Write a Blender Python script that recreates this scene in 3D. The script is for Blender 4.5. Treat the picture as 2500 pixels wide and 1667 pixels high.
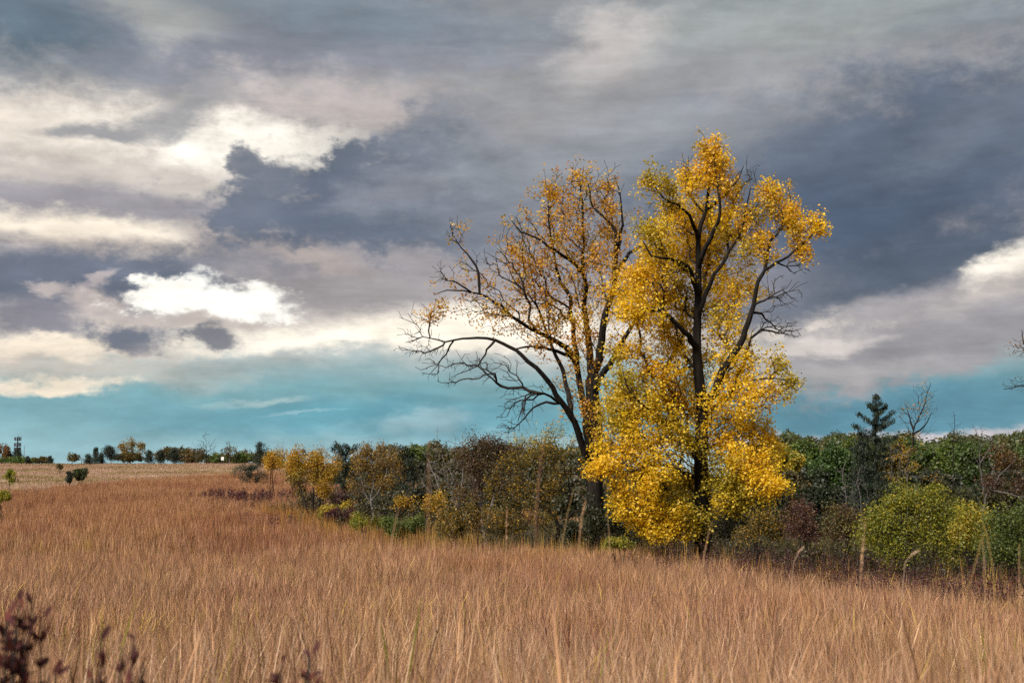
import bpy, math, random
import numpy as np
from mathutils import Vector

for _o in list(bpy.data.objects):
    bpy.data.objects.remove(_o)
scene = bpy.context.scene
COL = scene.collection
R = math.radians
rng = np.random.default_rng(7)
random.seed(7)

# ------------------------------------------------------------------ camera
F_PX = 2500 * 40.0 / 36.0
HORIZON = 1095.0
EYE = 1.55
PITCH = math.atan((HORIZON - 833.5) / F_PX)
cam_d = bpy.data.cameras.new('camera')
cam = bpy.data.objects.new('camera', cam_d)
COL.objects.link(cam)
cam.location = (0, 0, EYE)
cam.rotation_euler = (math.pi / 2 + PITCH, 0, 0)
cam_d.lens = 40
cam_d.sensor_width = 36
cam_d.clip_start = 0.05
cam_d.clip_end = 12000
cam_d.dof.use_dof = True
cam_d.dof.focus_distance = 42
cam_d.dof.aperture_fstop = 3.6
scene.camera = cam

CP, SP = math.cos(PITCH), math.sin(PITCH)


def ray(px, py):
    a = (px - 1250.0) / F_PX
    b = (833.5 - py) / F_PX
    return (a, CP - b * SP, SP + b * CP)


def at(px, py, Y):
    """point of the place that lies Y metres ahead on that line of sight"""
    d = ray(px, py)
    t = Y / d[1]
    return np.array((d[0] * t, Y, EYE + d[2] * t))


def lin(c):
    return tuple(((v / 255) / 12.92 if v / 255 <= 0.04045 else ((v / 255 + 0.055) / 1.055) ** 2.4) for v in c)


# ------------------------------------------------------------------ light and exposure
EXPO = 1.0
SUN_AZ, SUN_EL = R(222), R(42)        # compass-like: 0 = ahead (+Y), 90 = right (+X)
sun_d = bpy.data.lights.new('sun', 'SUN')
sun_d.energy = 3.7
sun_d.angle = R(24)
sun_d.color = (1.0, 0.93, 0.83)
sun = bpy.data.objects.new('sun', sun_d)
COL.objects.link(sun)
sdir = Vector((math.sin(SUN_AZ) * math.cos(SUN_EL), math.cos(SUN_AZ) * math.cos(SUN_EL), math.sin(SUN_EL)))
sun.rotation_euler = sdir.to_track_quat('Z', 'Y').to_euler()
sun.location = (-30, -40, 60)

vs = scene.view_settings
scene.display_settings.display_device = 'sRGB'
vs.view_transform = 'Standard'
vs.look = 'None'
vs.exposure = EXPO
vs.gamma = 1
vs.use_curve_mapping = False
cy = scene.cycles
cy.max_bounces = 5
cy.diffuse_bounces = 3
cy.glossy_bounces = 2
cy.transmission_bounces = 3
cy.transparent_max_bounces = 4
cy.caustics_reflective = cy.caustics_refractive = False
cy.use_adaptive_sampling = True
cy.adaptive_threshold = 0.015
cy.use_denoising = False
cy.sample_clamp_indirect = 6
cy.filter_width = 1.5

# ------------------------------------------------------------------ sky
world = bpy.data.worlds.new('World')
scene.world = world
world.use_nodes = True
try:
    world.cycles.sampling_method = 'MANUAL'
    world.cycles.sample_map_resolution = 512
except Exception:
    pass
SKY_STR = 0.1
SKY_GAIN = 1.0 / (SKY_STR * 2 ** EXPO)


class NT:
    def __init__(self, tree):
        self.t = tree
        self.n = tree.nodes
        self.l = tree.links

    def new(self, kind, **kw):
        n = self.n.new(kind)
        for k, v in kw.items():
            setattr(n, k, v)
        return n

    def put(self, sock, v):
        if isinstance(v, bpy.types.NodeSocket):
            self.l.new(v, sock)
        else:
            sock.default_value = v

    def math(self, op, a, b=None, c=None, clamp=False):
        n = self.new('ShaderNodeMath', operation=op, use_clamp=clamp)
        self.put(n.inputs[0], a)
        if b is not None:
            self.put(n.inputs[1], b)
        if c is not None:
            self.put(n.inputs[2], c)
        return n.outputs[0]

    def vmath(self, op, a, b=None, c=None):
        n = self.new('ShaderNodeVectorMath', operation=op)
        self.put(n.inputs[0], a)
        if b is not None:
            self.put(n.inputs[1], b)
        if c is not None:
            self.put(n.inputs[2], c)
        return n.outputs['Value'] if op in ('LENGTH', 'DOT_PRODUCT', 'DISTANCE') else n.outputs[0]

    def mix(self, f, a, b, blend='MIX'):
        n = self.new('ShaderNodeMix', data_type='RGBA', blend_type=blend)
        self.put(n.inputs[0], f)
        for s, v in ((n.inputs[6], a), (n.inputs[7], b)):
            if isinstance(v, bpy.types.NodeSocket):
                self.l.new(v, s)
            else:
                s.default_value = tuple(v)[:3] + (1,)
        return n.outputs[2]

    def noise(self, vec, scale, detail=4, rough=0.55, dist=0.0):
        n = self.new('ShaderNodeTexNoise')
        self.put(n.inputs['Vector'], vec)
        n.inputs['Scale'].default_value = scale
        n.inputs['Detail'].default_value = detail
        n.inputs['Roughness'].default_value = rough
        n.inputs['Distortion'].default_value = dist
        return n

    def ramp(self, f, stops, interp='LINEAR'):
        n = self.new('ShaderNodeValToRGB')
        n.color_ramp.interpolation = interp
        e = n.color_ramp.elements
        while len(e) > 1:
            e.remove(e[0])
        e[0].position = stops[0][0]
        e[0].color = tuple(stops[0][1]) + (1,)
        for p, c in stops[1:]:
            x = e.new(p)
            x.color = tuple(c) + (1,)
        self.put(n.inputs[0], f)
        return n.outputs[0]

    def maprange(self, v, a, b, c, d, interp='SMOOTHSTEP'):
        n = self.new('ShaderNodeMapRange', interpolation_type=interp)
        self.put(n.inputs[0], v)
        n.inputs[1].default_value = a
        n.inputs[2].default_value = b
        n.inputs[3].default_value = c
        n.inputs[4].default_value = d
        return n.outputs[0]


def azel(px, py):
    d = ray(px, py)
    L = math.sqrt(d[0] ** 2 + d[1] ** 2 + d[2] ** 2)
    return math.atan2(d[0], d[1]), math.asin(d[2] / L)


def build_sky():
    t = NT(world.node_tree)
    t.n.clear()
    out = t.new('ShaderNodeOutputWorld')
    bg = t.new('ShaderNodeBackground')
    bg.inputs[1].default_value = SKY_STR
    t.l.new(bg.outputs[0], out.inputs[0])
    tc = t.new('ShaderNodeTexCoord').outputs['Generated']
    sep = t.new('ShaderNodeSeparateXYZ')
    t.l.new(tc, sep.inputs[0])
    az = t.math('ARCTAN2', sep.outputs[0], sep.outputs[1])
    el = t.math('ARCSINE', sep.outputs[2])
    flat = t.new('ShaderNodeCombineXYZ')
    t.l.new(az, flat.inputs[0])
    t.l.new(el, flat.inputs[1])
    # noise on the direction itself, stretched level so clouds lie in layers
    st = t.vmath('MULTIPLY', tc, (1.0, 1.0, 2.1))
    nA = t.noise(st, 5.0, 6, 0.58)
    nB = t.noise(st, 15.0, 5, 0.62)
    warp = t.vmath('SUBTRACT', nA.outputs[1], (0.5, 0.5, 0.5))
    warp = t.vmath('MULTIPLY', warp, (0.075, 0.034, 0.0))
    warp2 = t.vmath('SUBTRACT', nB.outputs[1], (0.5, 0.5, 0.5))
    warp2 = t.vmath('MULTIPLY', warp2, (0.05, 0.034, 0.0))
    p = t.vmath('ADD', t.vmath('ADD', flat.outputs[0], warp), warp2)
    streak = t.noise(t.vmath('MULTIPLY', tc, (1.0, 1.0, 5.5)), 9.0, 5, 0.6, 0.4)
    nC = t.noise(t.vmath('MULTIPLY', tc, (1.0, 1.0, 1.5)), 42.0, 5, 0.66)
    rag = t.math('ADD', t.math('MULTIPLY_ADD', nC.outputs[0], 1.0, -0.5), t.math('SUBTRACT', nB.outputs[0], 0.5))
    # layered base by elevation
    stops = [(1130, (165, 192, 200)), (1085, (150, 187, 196)), (1055, (124, 170, 183)), (1000, (112, 157, 169)), (945, (124, 164, 172)),
             (895, (152, 174, 178)), (850, (194, 192, 188)), (805, (214, 203, 194)), (740, (164, 159, 164)), (620, (158, 154, 160)),
             (420, (172, 166, 166)), (260, (152, 152, 157)), (110, (140, 144, 151)), (0, (132, 141, 147))]
    e0, e1 = -0.03, 1.0
    ps = t.new('ShaderNodeSeparateXYZ')
    t.l.new(p, ps.inputs[0])
    f = t.math('DIVIDE', t.math('SUBTRACT', ps.outputs[1], e0), e1 - e0, clamp=True)
    rs = [((azel(1250, y)[1] - e0) / (e1 - e0), lin(c)) for y, c in stops]
    rs += [(0.62, lin((150, 155, 160))), (1.0, lin((165, 170, 175)))]
    col = t.ramp(f, rs)
    # the upper sky's own broad light and dark
    big = t.maprange(nA.outputs[0], 0.36, 0.66, 0.0, 1.0)
    hi = t.maprange(ps.outputs[1], 0.16, 0.34, 0.0, 0.55)
    col = t.mix(t.math('MULTIPLY', hi, big), col, lin((176, 172, 170)))
    low = t.math('MULTIPLY', t.maprange(nA.outputs[0], 0.5, 0.36, 0.0, 1.0), hi)
    col = t.mix(low, col, lin((112, 120, 134)))

    def blob(col, px, py, rx, ry, rot, c, op=0.9, soft=0.5, rg=0.6):
        a, e = azel(px, py)
        m = t.new('ShaderNodeMapping', vector_type='TEXTURE')
        t.l.new(p, m.inputs[0])
        k = 0.94 / F_PX
        m.inputs['Location'].default_value = (a, e, 0)
        m.inputs['Rotation'].default_value = (0, 0, R(rot))
        m.inputs['Scale'].default_value = (rx * k * 1.12, ry * k * 1.12, 1)
        q = t.vmath('LENGTH', m.outputs[0])
        if rg:
            q = t.math('MULTIPLY_ADD', rag, -rg * 2.2, q)
        soft = max(soft, 0.44)
        al = t.maprange(q, max(0.0, 1 - soft), 1 + soft * 0.75, op, 0.0)
        return t.mix(al, col, lin(c))

    B = [
        # low clear gap and horizon
        (2180, 1000, 560, 84, 0, (94, 139, 158), .9, .8, .2), (2250, 1075, 700, 22, 0, (206, 196, 199), .9, .5, .1),
        (180, 1060, 480, 75, 0, (150, 184, 191), .65, .95, .1), (800, 1020, 480, 42, 0, (90, 150, 167), .6, .9, .2),
        # upper greys
        (620, 110, 950, 115, 4, (136, 139, 151), .85, .7, .5), (40, 90, 210, 130, 0, (102, 119, 133), .85, .8, .4),
        (410, 40, 150, 45, 0, (170, 170, 166), .8, .7, .4), (860, 45, 380, 55, -3, (116, 129, 140), .7, .8, .4),
        (1950, 40, 520, 75, 0, (164, 169, 168), .7, .8, .4), (1480, 130, 150, 85, 28, (203, 194, 190), .75, .8, .6),
        
        # the cream light on the left
        (300, 385, 680, 165, 0, (211, 201, 192), .85, .85, .5), (900, 270, 330, 75, -5, (200, 188, 184), .7, .8, .5),
        (90, 300, 260, 60, 3, (240, 228, 215), .8, .8, .5), (640, 365, 340, 62, -4, (255, 247, 236), .95, .7, .6),
        
        (330, 180, 170, 38, -6, (126, 131, 144), .7, .7, .6), (240, 318, 150, 22, 8, (143, 144, 150), .85, .6, .5),
        (430, 275, 110, 24, 20, (146, 146, 151), .8, .7, .5), 
        (240, 498, 480, 42, -2, (153, 149, 157), .9, .6, .4),
        # bright bank under it
        (200, 572, 340, 38, -4, (250, 237, 219), .95, .6, .55), 
        (300, 620, 330, 26, -3, (196, 184, 178), .85, .7, .5), (560, 605, 120, 50, -8, (186, 172, 165), .8, .6, .8),
        # slate slab
        (240, 690, 470, 72, 0, (106, 113, 129), .95, .45, .5), 
        (740, 660, 290, 60, -6, (117, 120, 133), .85, .6, .6), (930, 700, 340, 110, 0, (163, 156, 157), .9, .6, .5),
        (760, 630, 160, 30, -14, (190, 176, 170), .7, .7, .7), (1150, 660, 260, 70, 0, (166, 160, 164), .7, .8, .4),
        # dark ragged cloud in the middle
        (900, 495, 360, 118, 2, (106, 112, 127), 1.0, .28, .75), (575, 398, 52, 36, -30, (128, 130, 140), .95, .4, .9),
        (640, 440, 90, 45, -20, (118, 123, 135), .95, .4, .8), (830, 395, 85, 44, 18, (103, 112, 128), .95, .4, .8),
        (600, 525, 75, 62, 0, (111, 117, 131), .95, .4, .8), (1080, 335, 165, 70, 12, (103, 113, 130), .9, .6, .7),
        (1150, 470, 380, 130, 0, (114, 120, 133), .8, .7, .4), (760, 500, 110, 70, 25, (97, 106, 123), .6, .8, .5),
        (1000, 560, 330, 42, 2, (100, 109, 125), .8, .6, .4), 
        # storm bank on the right
        (1560, 420, 460, 190, 0, (141, 145, 153), .85, .8, .4), (2080, 450, 620, 235, 14, (101, 110, 126), .95, .5, .4),
        (2210, 470, 330, 150, 28, (80, 92, 111), .85, .8, .4), (1960, 560, 260, 110, 0, (82, 95, 116), .75, .8, .4),
        (2180, 660, 420, 62, 13, (84, 94, 110), .9, .5, .4),
        (1650, 690, 300, 80, 0, (150, 148, 156), .7, .8, .4),
        (980, 470, 150, 36, 8, (143, 144, 152), .5, .95, .7), (1340, 420, 190, 60, 6, (145, 148, 155), .55, .95, .6), (1660, 320, 260, 55, 8, (154, 156, 161), .55, .95, .5), (1290, 290, 230, 60, 4, (165, 163, 165), .55, .95, .5), (2360, 330, 190, 60, 20, (122, 128, 139), .5, .95, .6), (1180, 540, 160, 26, 3, (128, 131, 141), .5, .95, .6),
        # break on the right and the shelf under it
        (2300, 810, 480, 95, 14, (158, 153, 156), 1.0, .3, .6), (2440, 692, 110, 36, 24, (205, 195, 189), .75, .9, .7),
        (2466, 640, 85, 28, 24, (252, 243, 229), .95, .9, .6), (2300, 840, 330, 62, 4, (150, 147, 152), .85, .7, .5),
        (1980, 838, 130, 18, 6, (214, 204, 199), .8, .7, .6), (2020, 900, 220, 26, 0, (180, 177, 178), .7, .8, .4),
        # sun-struck cumulus
        (440, 792, 230, 32, 0, (192, 180, 175), .8, .7, .6), (240, 738, 80, 24, -6, (198, 184, 179), .8, .6, .9),
        (520, 750, 190, 30, -3, (255, 251, 243), 1.0, .4, .7), (465, 712, 56, 34, 0, (255, 252, 246), 1.0, .35, .8),
        (395, 728, 66, 30, 10, (255, 249, 240), 1.0, .4, .8), (645, 748, 78, 34, -4, (255, 251, 243), 1.0, .35, .8),
        (45, 785, 120, 62, -8, (134, 132, 142), .95, .45, .6), (112, 708, 44, 14, 3, (190, 178, 175), .85, .5, .6),
        (236, 688, 44, 12, 30, (186, 174, 174), .8, .6, .6),
        # bright level streak
        (930, 828, 520, 24, 1, (255, 246, 231), .95, .7, .4), (1130, 800, 300, 46, 2, (255, 244, 228), .95, .8, .4),
        (180, 838, 280, 24, 0, (246, 231, 212), .95, .6, .5), (330, 826, 112, 34, -2, (115, 120, 134), .98, .35, .7),
        (532, 822, 54, 22, -3, (122, 123, 132), .95, .4, .7), (150, 885, 300, 34, 0, (205, 191, 179), .7, .9, .4),
        (110, 928, 170, 18, 4, (240, 225, 206), .95, .6, .5), 
        (620, 968, 100, 9, 0, (172, 194, 195), .7, .7, .3), (720, 1008, 95, 4, 4, (168, 194, 200), .4, .9, .2),
        (1050, 1032, 130, 30, 4, (158, 184, 192), .7, .6, .5),
    ]
    for b in B:
        col = blob(col, *b)
    # fine streaks of cloud texture over everything
    sv = t.maprange(streak.outputs[0], 0.3, 0.7, 0.86, 1.14, 'LINEAR')
    fv = t.maprange(nB.outputs[0], 0.3, 0.7, 0.86, 1.14, 'LINEAR')
    gm = t.new('ShaderNodeGamma')
    gm.inputs[1].default_value = 1.06
    t.l.new(t.mix(1.0, col, (1.0, 1.015, 1.005), 'MULTIPLY'), gm.inputs[0])
    col = t.vmath('SCALE', gm.outputs[0], None)
    sc = col.node
    t.l.new(t.math('MULTIPLY', t.math('MULTIPLY', sv, fv), SKY_GAIN * 1.12), sc.inputs['Scale'])
    nis = t.new('ShaderNodeTexSky', sky_type='NISHITA')
    nis.sun_disc = False
    nis.sun_elevation = SUN_EL
    nis.sun_rotation = SUN_AZ
    nis.air_density = 1.0
    nis.dust_density = 1.5
    t.l.new(t.mix(0.012, col, nis.outputs[0]), bg.inputs[0])


build_sky()


# ------------------------------------------------------------------ helpers
def tag(o, label=None, cat=None, group=None, kind=None):
    for k, v in (('label', label), ('category', cat), ('group', group), ('kind', kind)):
        if v:
            o[k] = v
    return o


def link(o, parent=None):
    COL.objects.link(o)
    if parent is not None:
        o.parent = parent
    return o


def empty(name, loc, label=None, cat=None, group=None):
    o = bpy.data.objects.new(name, None)
    o.empty_display_size = 0.3
    o.location = tuple(loc)
    link(o)
    return tag(o, label, cat, group)


def mesh_from(name, V, faces_flat, counts, mat, colors=None, smooth=False):
    me = bpy.data.meshes.new(name)
    V = np.asarray(V, np.float32)
    faces_flat = np.asarray(faces_flat, np.int32)
    counts = np.asarray(counts, np.int32)
    me.vertices.add(len(V))
    me.vertices.foreach_set('co', V.ravel())
    me.loops.add(len(faces_flat))
    me.loops.foreach_set('vertex_index', faces_flat)
    me.polygons.add(len(counts))
    st = np.concatenate(([0], np.cumsum(counts)[:-1])).astype(np.int32) if len(counts) else counts
    me.polygons.foreach_set('loop_start', st)
    try:
        me.polygons.foreach_set('loop_total', counts)
    except Exception:
        pass
    if smooth:
        me.polygons.foreach_set('use_smooth', np.ones(len(counts), bool))
    if colors is not None:
        a = me.color_attributes.new('Col', 'FLOAT_COLOR', 'POINT')
        c4 = np.ones((len(V), 4), np.float32)
        c4[:, :3] = colors
        a.data.foreach_set('color', c4.ravel())
    me.update(calc_edges=True)
    me.validate()
    if mat:
        me.materials.append(mat)
    return me


def obj(name, me, parent=None, loc=None):
    o = bpy.data.objects.new(name, me)
    if loc is not None:
        o.location = tuple(loc)
    return link(o, parent)


# ------------------------------------------------------------------ materials
def leaf_material(name, trans=0.35, rough=0.6):
    m = bpy.data.materials.new(name)
    m.use_nodes = True
    t = NT(m.node_tree)
    t.n.clear()
    out = t.new('ShaderNodeOutputMaterial')
    at_ = t.new('ShaderNodeAttribute', attribute_name='Col')
    d = t.new('ShaderNodeBsdfDiffuse')
    tr = t.new('ShaderNodeBsdfTranslucent')
    t.l.new(at_.outputs[0], d.inputs[0])
    warm = t.mix(1.0, at_.outputs[0], (1.0, 0.95, 0.7), 'MULTIPLY')
    t.l.new(warm, tr.inputs[0])
    mx = t.new('ShaderNodeMixShader')
    mx.inputs[0].default_value = trans
    t.l.new(d.outputs[0], mx.inputs[1])
    t.l.new(tr.outputs[0], mx.inputs[2])
    gl = t.new('ShaderNodeBsdfGlossy')
    gl.inputs['Roughness'].default_value = rough
    gl.inputs[0].default_value = (1, 1, 1, 1)
    m2 = t.new('ShaderNodeMixShader')
    m2.inputs[0].default_value = 0.03
    t.l.new(mx.outputs[0], m2.inputs[1])
    t.l.new(gl.outputs[0], m2.inputs[2])
    t.l.new(m2.outputs[0], out.inputs[0])
    return m


def bark_material(name, dark, light, scale=9.0):
    m = bpy.data.materials.new(name)
    m.use_nodes = True
    t = NT(m.node_tree)
    b = t.n['Principled BSDF']
    b.inputs['Roughness'].default_value = 0.9
    b.inputs['Specular IOR Level'].default_value = 0.15
    g = t.new('ShaderNodeTexCoord').outputs['Object']
    v = t.vmath('MULTIPLY', g, (1, 1, 0.14))
    n = t.noise(v, scale, 6, 0.65, 0.6)
    c = t.ramp(n.outputs[0], [(0.36, dark), (0.66, light)])
    t.l.new(c, b.inputs['Base Color'])
    bp = t.new('ShaderNodeBump')
    bp.inputs['Strength'].default_value = 0.9
    bp.inputs['Distance'].default_value = 0.06
    t.l.new(n.outputs[0], bp.inputs['Height'])
    t.l.new(bp.outputs[0], b.inputs['Normal'])
    return m


def plain_material(name, col, rough=0.8, var=0.25, scale=6.0, metal=0.0):
    m = bpy.data.materials.new(name)
    m.use_nodes = True
    t = NT(m.node_tree)
    b = t.n['Principled BSDF']
    b.inputs['Roughness'].default_value = rough
    b.inputs['Metallic'].default_value = metal
    n = t.noise(t.new('ShaderNodeTexCoord').outputs['Object'], scale, 4, 0.6)
    c = t.ramp(n.outputs[0], [(0.3, tuple(x * (1 - var) for x in col)), (0.7, tuple(x * (1 + var) for x in col))])
    t.l.new(c, b.inputs['Base Color'])
    return m


M_LEAF = leaf_material('autumn_leaf', 0.54)
M_NEEDLE = leaf_material('evergreen_needle', 0.15)
M_BARK = bark_material('dark_furrowed_bark', (0.004, 0.0033, 0.003), (0.022, 0.017, 0.014))
M_TWIG = plain_material('brown_twig', (0.02, 0.015, 0.013), 0.85, 0.4)
M_TWIG_GREY = plain_material('grey_twig', (0.15, 0.13, 0.125), 0.85, 0.35)
M_TWIG_PALE = plain_material('weathered_dead_wood', (0.06, 0.05, 0.043), 0.85, 0.35)
M_SUMAC = leaf_material('sumac_leaf', 0.3, 0.9)
M_SUMAC.node_tree.nodes['Mix Shader.001'].inputs[0].default_value = 0.008
M_BLADE = leaf_material('dry_stem', 0.25, 0.5)

# ------------------------------------------------------------------ terrain
HEDGE = np.array([(-28, 130), (-25.7, 110), (-17, 82), (-8.9, 60), (-2.6, 48), (3, 42), (6.2, 38), (9.8, 32), (12.5, 27), (17, 20), (24, 8)], float)


def smooth(a, b, x):
    t = np.clip((x - a) / (b - a), 0, 1)
    return t * t * (3 - 2 * t)


def hedge_dist(x, y):
    """metres beyond the edge of the wood (positive = on the wooded, falling side)"""
    x = np.asarray(x, float)
    y = np.asarray(y, float)
    best = np.full(np.broadcast(x, y).shape, 1e9)
    sign = np.ones_like(best)
    for (ax, ay), (bx, by) in zip(HEDGE[:-1], HEDGE[1:]):
        dx, dy = bx - ax, by - ay
        t = np.clip(((x - ax) * dx + (y - ay) * dy) / (dx * dx + dy * dy), 0, 1)
        d = np.hypot(x - ax - t * dx, y - ay - t * dy)
        s = np.sign((y - ay) * dx - (x - ax) * dy)
        m = d < best
        best = np.where(m, d, best)
        sign = np.where(m, s, sign)
    return best * sign


def red_edge(x, y):
    """where the russet tall grass gives way to the pale grazed hill"""
    a = np.clip(x / np.maximum(y, 1.0), -0.6, 0.0)
    return np.maximum(104 + 322 * (a + 0.45), 80) + 2.0 * np.sin(x * 0.5)


def ground_z(x, y):
    x = np.asarray(x, float)
    y = np.asarray(y, float)
    r = np.hypot(x, y)
    h = -3.15 * (1 - np.exp(-np.maximum(r - 4, 0) / 18.5))
    h = h + 0.95 * smooth(120, 260, y) * (1 - smooth(-10, 60, x))
    h = h - 0.024 * np.maximum(y - 264, 0) * smooth(264, 330, y)
    h = h - 5.0 * smooth(4, 45, hedge_dist(x, y)) * (1 - smooth(-140, -30, -x - 30)) * smooth(-60, -20, x)
    roll = 0.10 * np.sin(x * 0.21 + 1.3) * np.sin(y * 0.17 + 0.4) + 0.05 * np.sin(x * 0.53 + y * 0.31)
    h = h + roll * smooth(6, 20, r) * (1 - smooth(300, 500, r))
    # low swale crossing the field on the left
    sw = 0.70 * red_edge(x, y)
    h = h - 0.55 * np.exp(-((y - sw) / 7.0) ** 2) * (1 - smooth(-30, -16, x)) * (y > 20)
    return h


def gz(x, y):
    return float(ground_z(x, y))


def build_ground():
    rad = np.concatenate((np.linspace(0, 6, 7)[1:], np.geomspace(7, 5200, 120)))
    ang = np.concatenate((np.linspace(-0.75, 0.75, 241), np.linspace(0.75, 2 * math.pi - 0.75, 60)[1:-1]))
    na = len(ang)
    A, Q = np.meshgrid(ang, rad)
    X = (Q * np.sin(A)).ravel()
    Y = (Q * np.cos(A)).ravel()
    V = np.column_stack((X, Y, ground_z(X, Y)))
    V = np.vstack((V, [[0, 0, gz(0, 0)]]))
    c = len(V) - 1
    nr = len(rad)
    i, j = np.meshgrid(np.arange(nr - 1), np.arange(na), indexing='ij')
    a = (i * na + j).ravel()
    b = (i * na + (j + 1) % na).ravel()
    d = ((i + 1) * na + j).ravel()
    e = ((i + 1) * na + (j + 1) % na).ravel()
    F = np.column_stack((a, d, e, b))
    cent = np.column_stack((np.full(na, c), np.arange(na), (np.arange(na) + 1) % na))
    flat = np.concatenate((F.ravel(), cent.ravel()))
    cnt = np.concatenate((np.full(len(F), 4), np.full(na, 3)))
    m = bpy.data.materials.new('prairie_soil_and_thatch')
    m.use_nodes = True
    t = NT(m.node_tree)
    bs = t.n['Principled BSDF']
    bs.inputs['Roughness'].default_value = 1
    bs.inputs['Specular IOR Level'].default_value = 0.0
    pos = t.new('ShaderNodeNewGeometry').outputs['Position']
    sx = t.new('ShaderNodeSeparateXYZ')
    t.l.new(pos, sx.inputs[0])
    n1 = t.noise(t.vmath('MULTIPLY', pos, (0.05, 0.16, 0.1)), 1.0, 6, 0.65, 0.5)
    n2 = t.noise(t.vmath('MULTIPLY', pos, (3, 3, 3)), 1.0, 5, 0.7)
    edge = t.math('SUBTRACT', sx.outputs[1], t.math('MULTIPLY_ADD', t.math('DIVIDE', sx.outputs[0], sx.outputs[1]), 322.0, 104 + 322 * 0.45))
    f = t.maprange(edge, -12, 14, 0, 1)
    near = t.mix(n2.outputs[0], (0.10, 0.055, 0.03), (0.24, 0.14, 0.08))
    farc = t.ramp(n1.outputs[0], [(0.34, (0.13, 0.12, 0.045)), (0.46, (0.21, 0.16, 0.085)), (0.56, (0.32, 0.23, 0.17)), (0.7, (0.37, 0.27, 0.21))])
    farc = t.mix(0.25, farc, n2.outputs[1], 'OVERLAY')
    c1 = t.mix(f, near, farc)
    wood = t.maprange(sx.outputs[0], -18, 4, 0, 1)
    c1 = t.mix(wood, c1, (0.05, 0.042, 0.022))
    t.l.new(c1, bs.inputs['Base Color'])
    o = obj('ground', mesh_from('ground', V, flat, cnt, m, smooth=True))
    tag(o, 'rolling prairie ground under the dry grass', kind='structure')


build_ground()


# ------------------------------------------------------------------ tubes, leaves and growing branches
class Tubes:
    def __init__(self):
        self.V, self.F, self.n = [], [], 0

    def add(self, P, rad, k=3, cap=True):
        P = np.asarray(P, float)
        n = len(P)
        if n < 2:
            return
        T = np.gradient(P, axis=0)
        T /= np.maximum(np.linalg.norm(T, axis=1, keepdims=True), 1e-9)
        up = np.where(np.abs(T[:, 2:3]) > 0.9, np.array([[1.0, 0, 0]]), np.array([[0, 0, 1.0]]))
        N = np.cross(T, up)
        N /= np.maximum(np.linalg.norm(N, axis=1, keepdims=True), 1e-9)
        for i in range(1, n):                       # keep rings from twisting
            v = N[i - 1] - T[i] * np.dot(N[i - 1], T[i])
            L = np.linalg.norm(v)
            if L > 1e-6:
                N[i] = v / L
        B = np.cross(T, N)
        a = np.arange(k) * 2 * math.pi / k
        ring = N[:, None, :] * np.cos(a)[None, :, None] + B[:, None, :] * np.sin(a)[None, :, None]
        V = P[:, None, :] + ring * np.asarray(rad, float)[:, None, None]
        self.V.append(V.reshape(-1, 3))
        i, j = np.meshgrid(np.arange(n - 1), np.arange(k), indexing='ij')
        q = np.stack((i * k + j, i * k + (j + 1) % k, (i + 1) * k + (j + 1) % k, (i + 1) * k + j), -1).reshape(-1, 4)
        self.F.append(q + self.n)
        self.n += n * k

    def mesh(self, name, mat, origin=(0, 0, 0), smooth=True):
        V = np.vstack(self.V) - np.asarray(origin)
        F = np.vstack(self.F)
        return mesh_from(name, V, F.ravel(), np.full(len(F), 4), mat, smooth=smooth)


def spline(P, step):
    """Catmull-Rom through P, resampled about every `step` metres"""
    P = np.asarray(P, float)
    if len(P) == 2:
        n = max(2, int(np.linalg.norm(P[1] - P[0]) / step) + 1)
        u = np.linspace(0, 1, n)[:, None]
        return P[0] * (1 - u) + P[1] * u
    Q = np.vstack((2 * P[0] - P[1], P, 2 * P[-1] - P[-2]))
    out = []
    for i in range(1, len(Q) - 2):
        n = max(1, int(round(np.linalg.norm(Q[i + 1] - Q[i]) / step)))
        for u in np.arange(n) / n:
            a, b, c, d = Q[i - 1], Q[i], Q[i + 1], Q[i + 2]
            out.append(0.5 * (2 * b + (c - a) * u + (2 * a - 5 * b + 4 * c - d) * u * u + (3 * b - a - 3 * c + d) * u ** 3))
    out.append(P[-1])
    return np.array(out)


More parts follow.
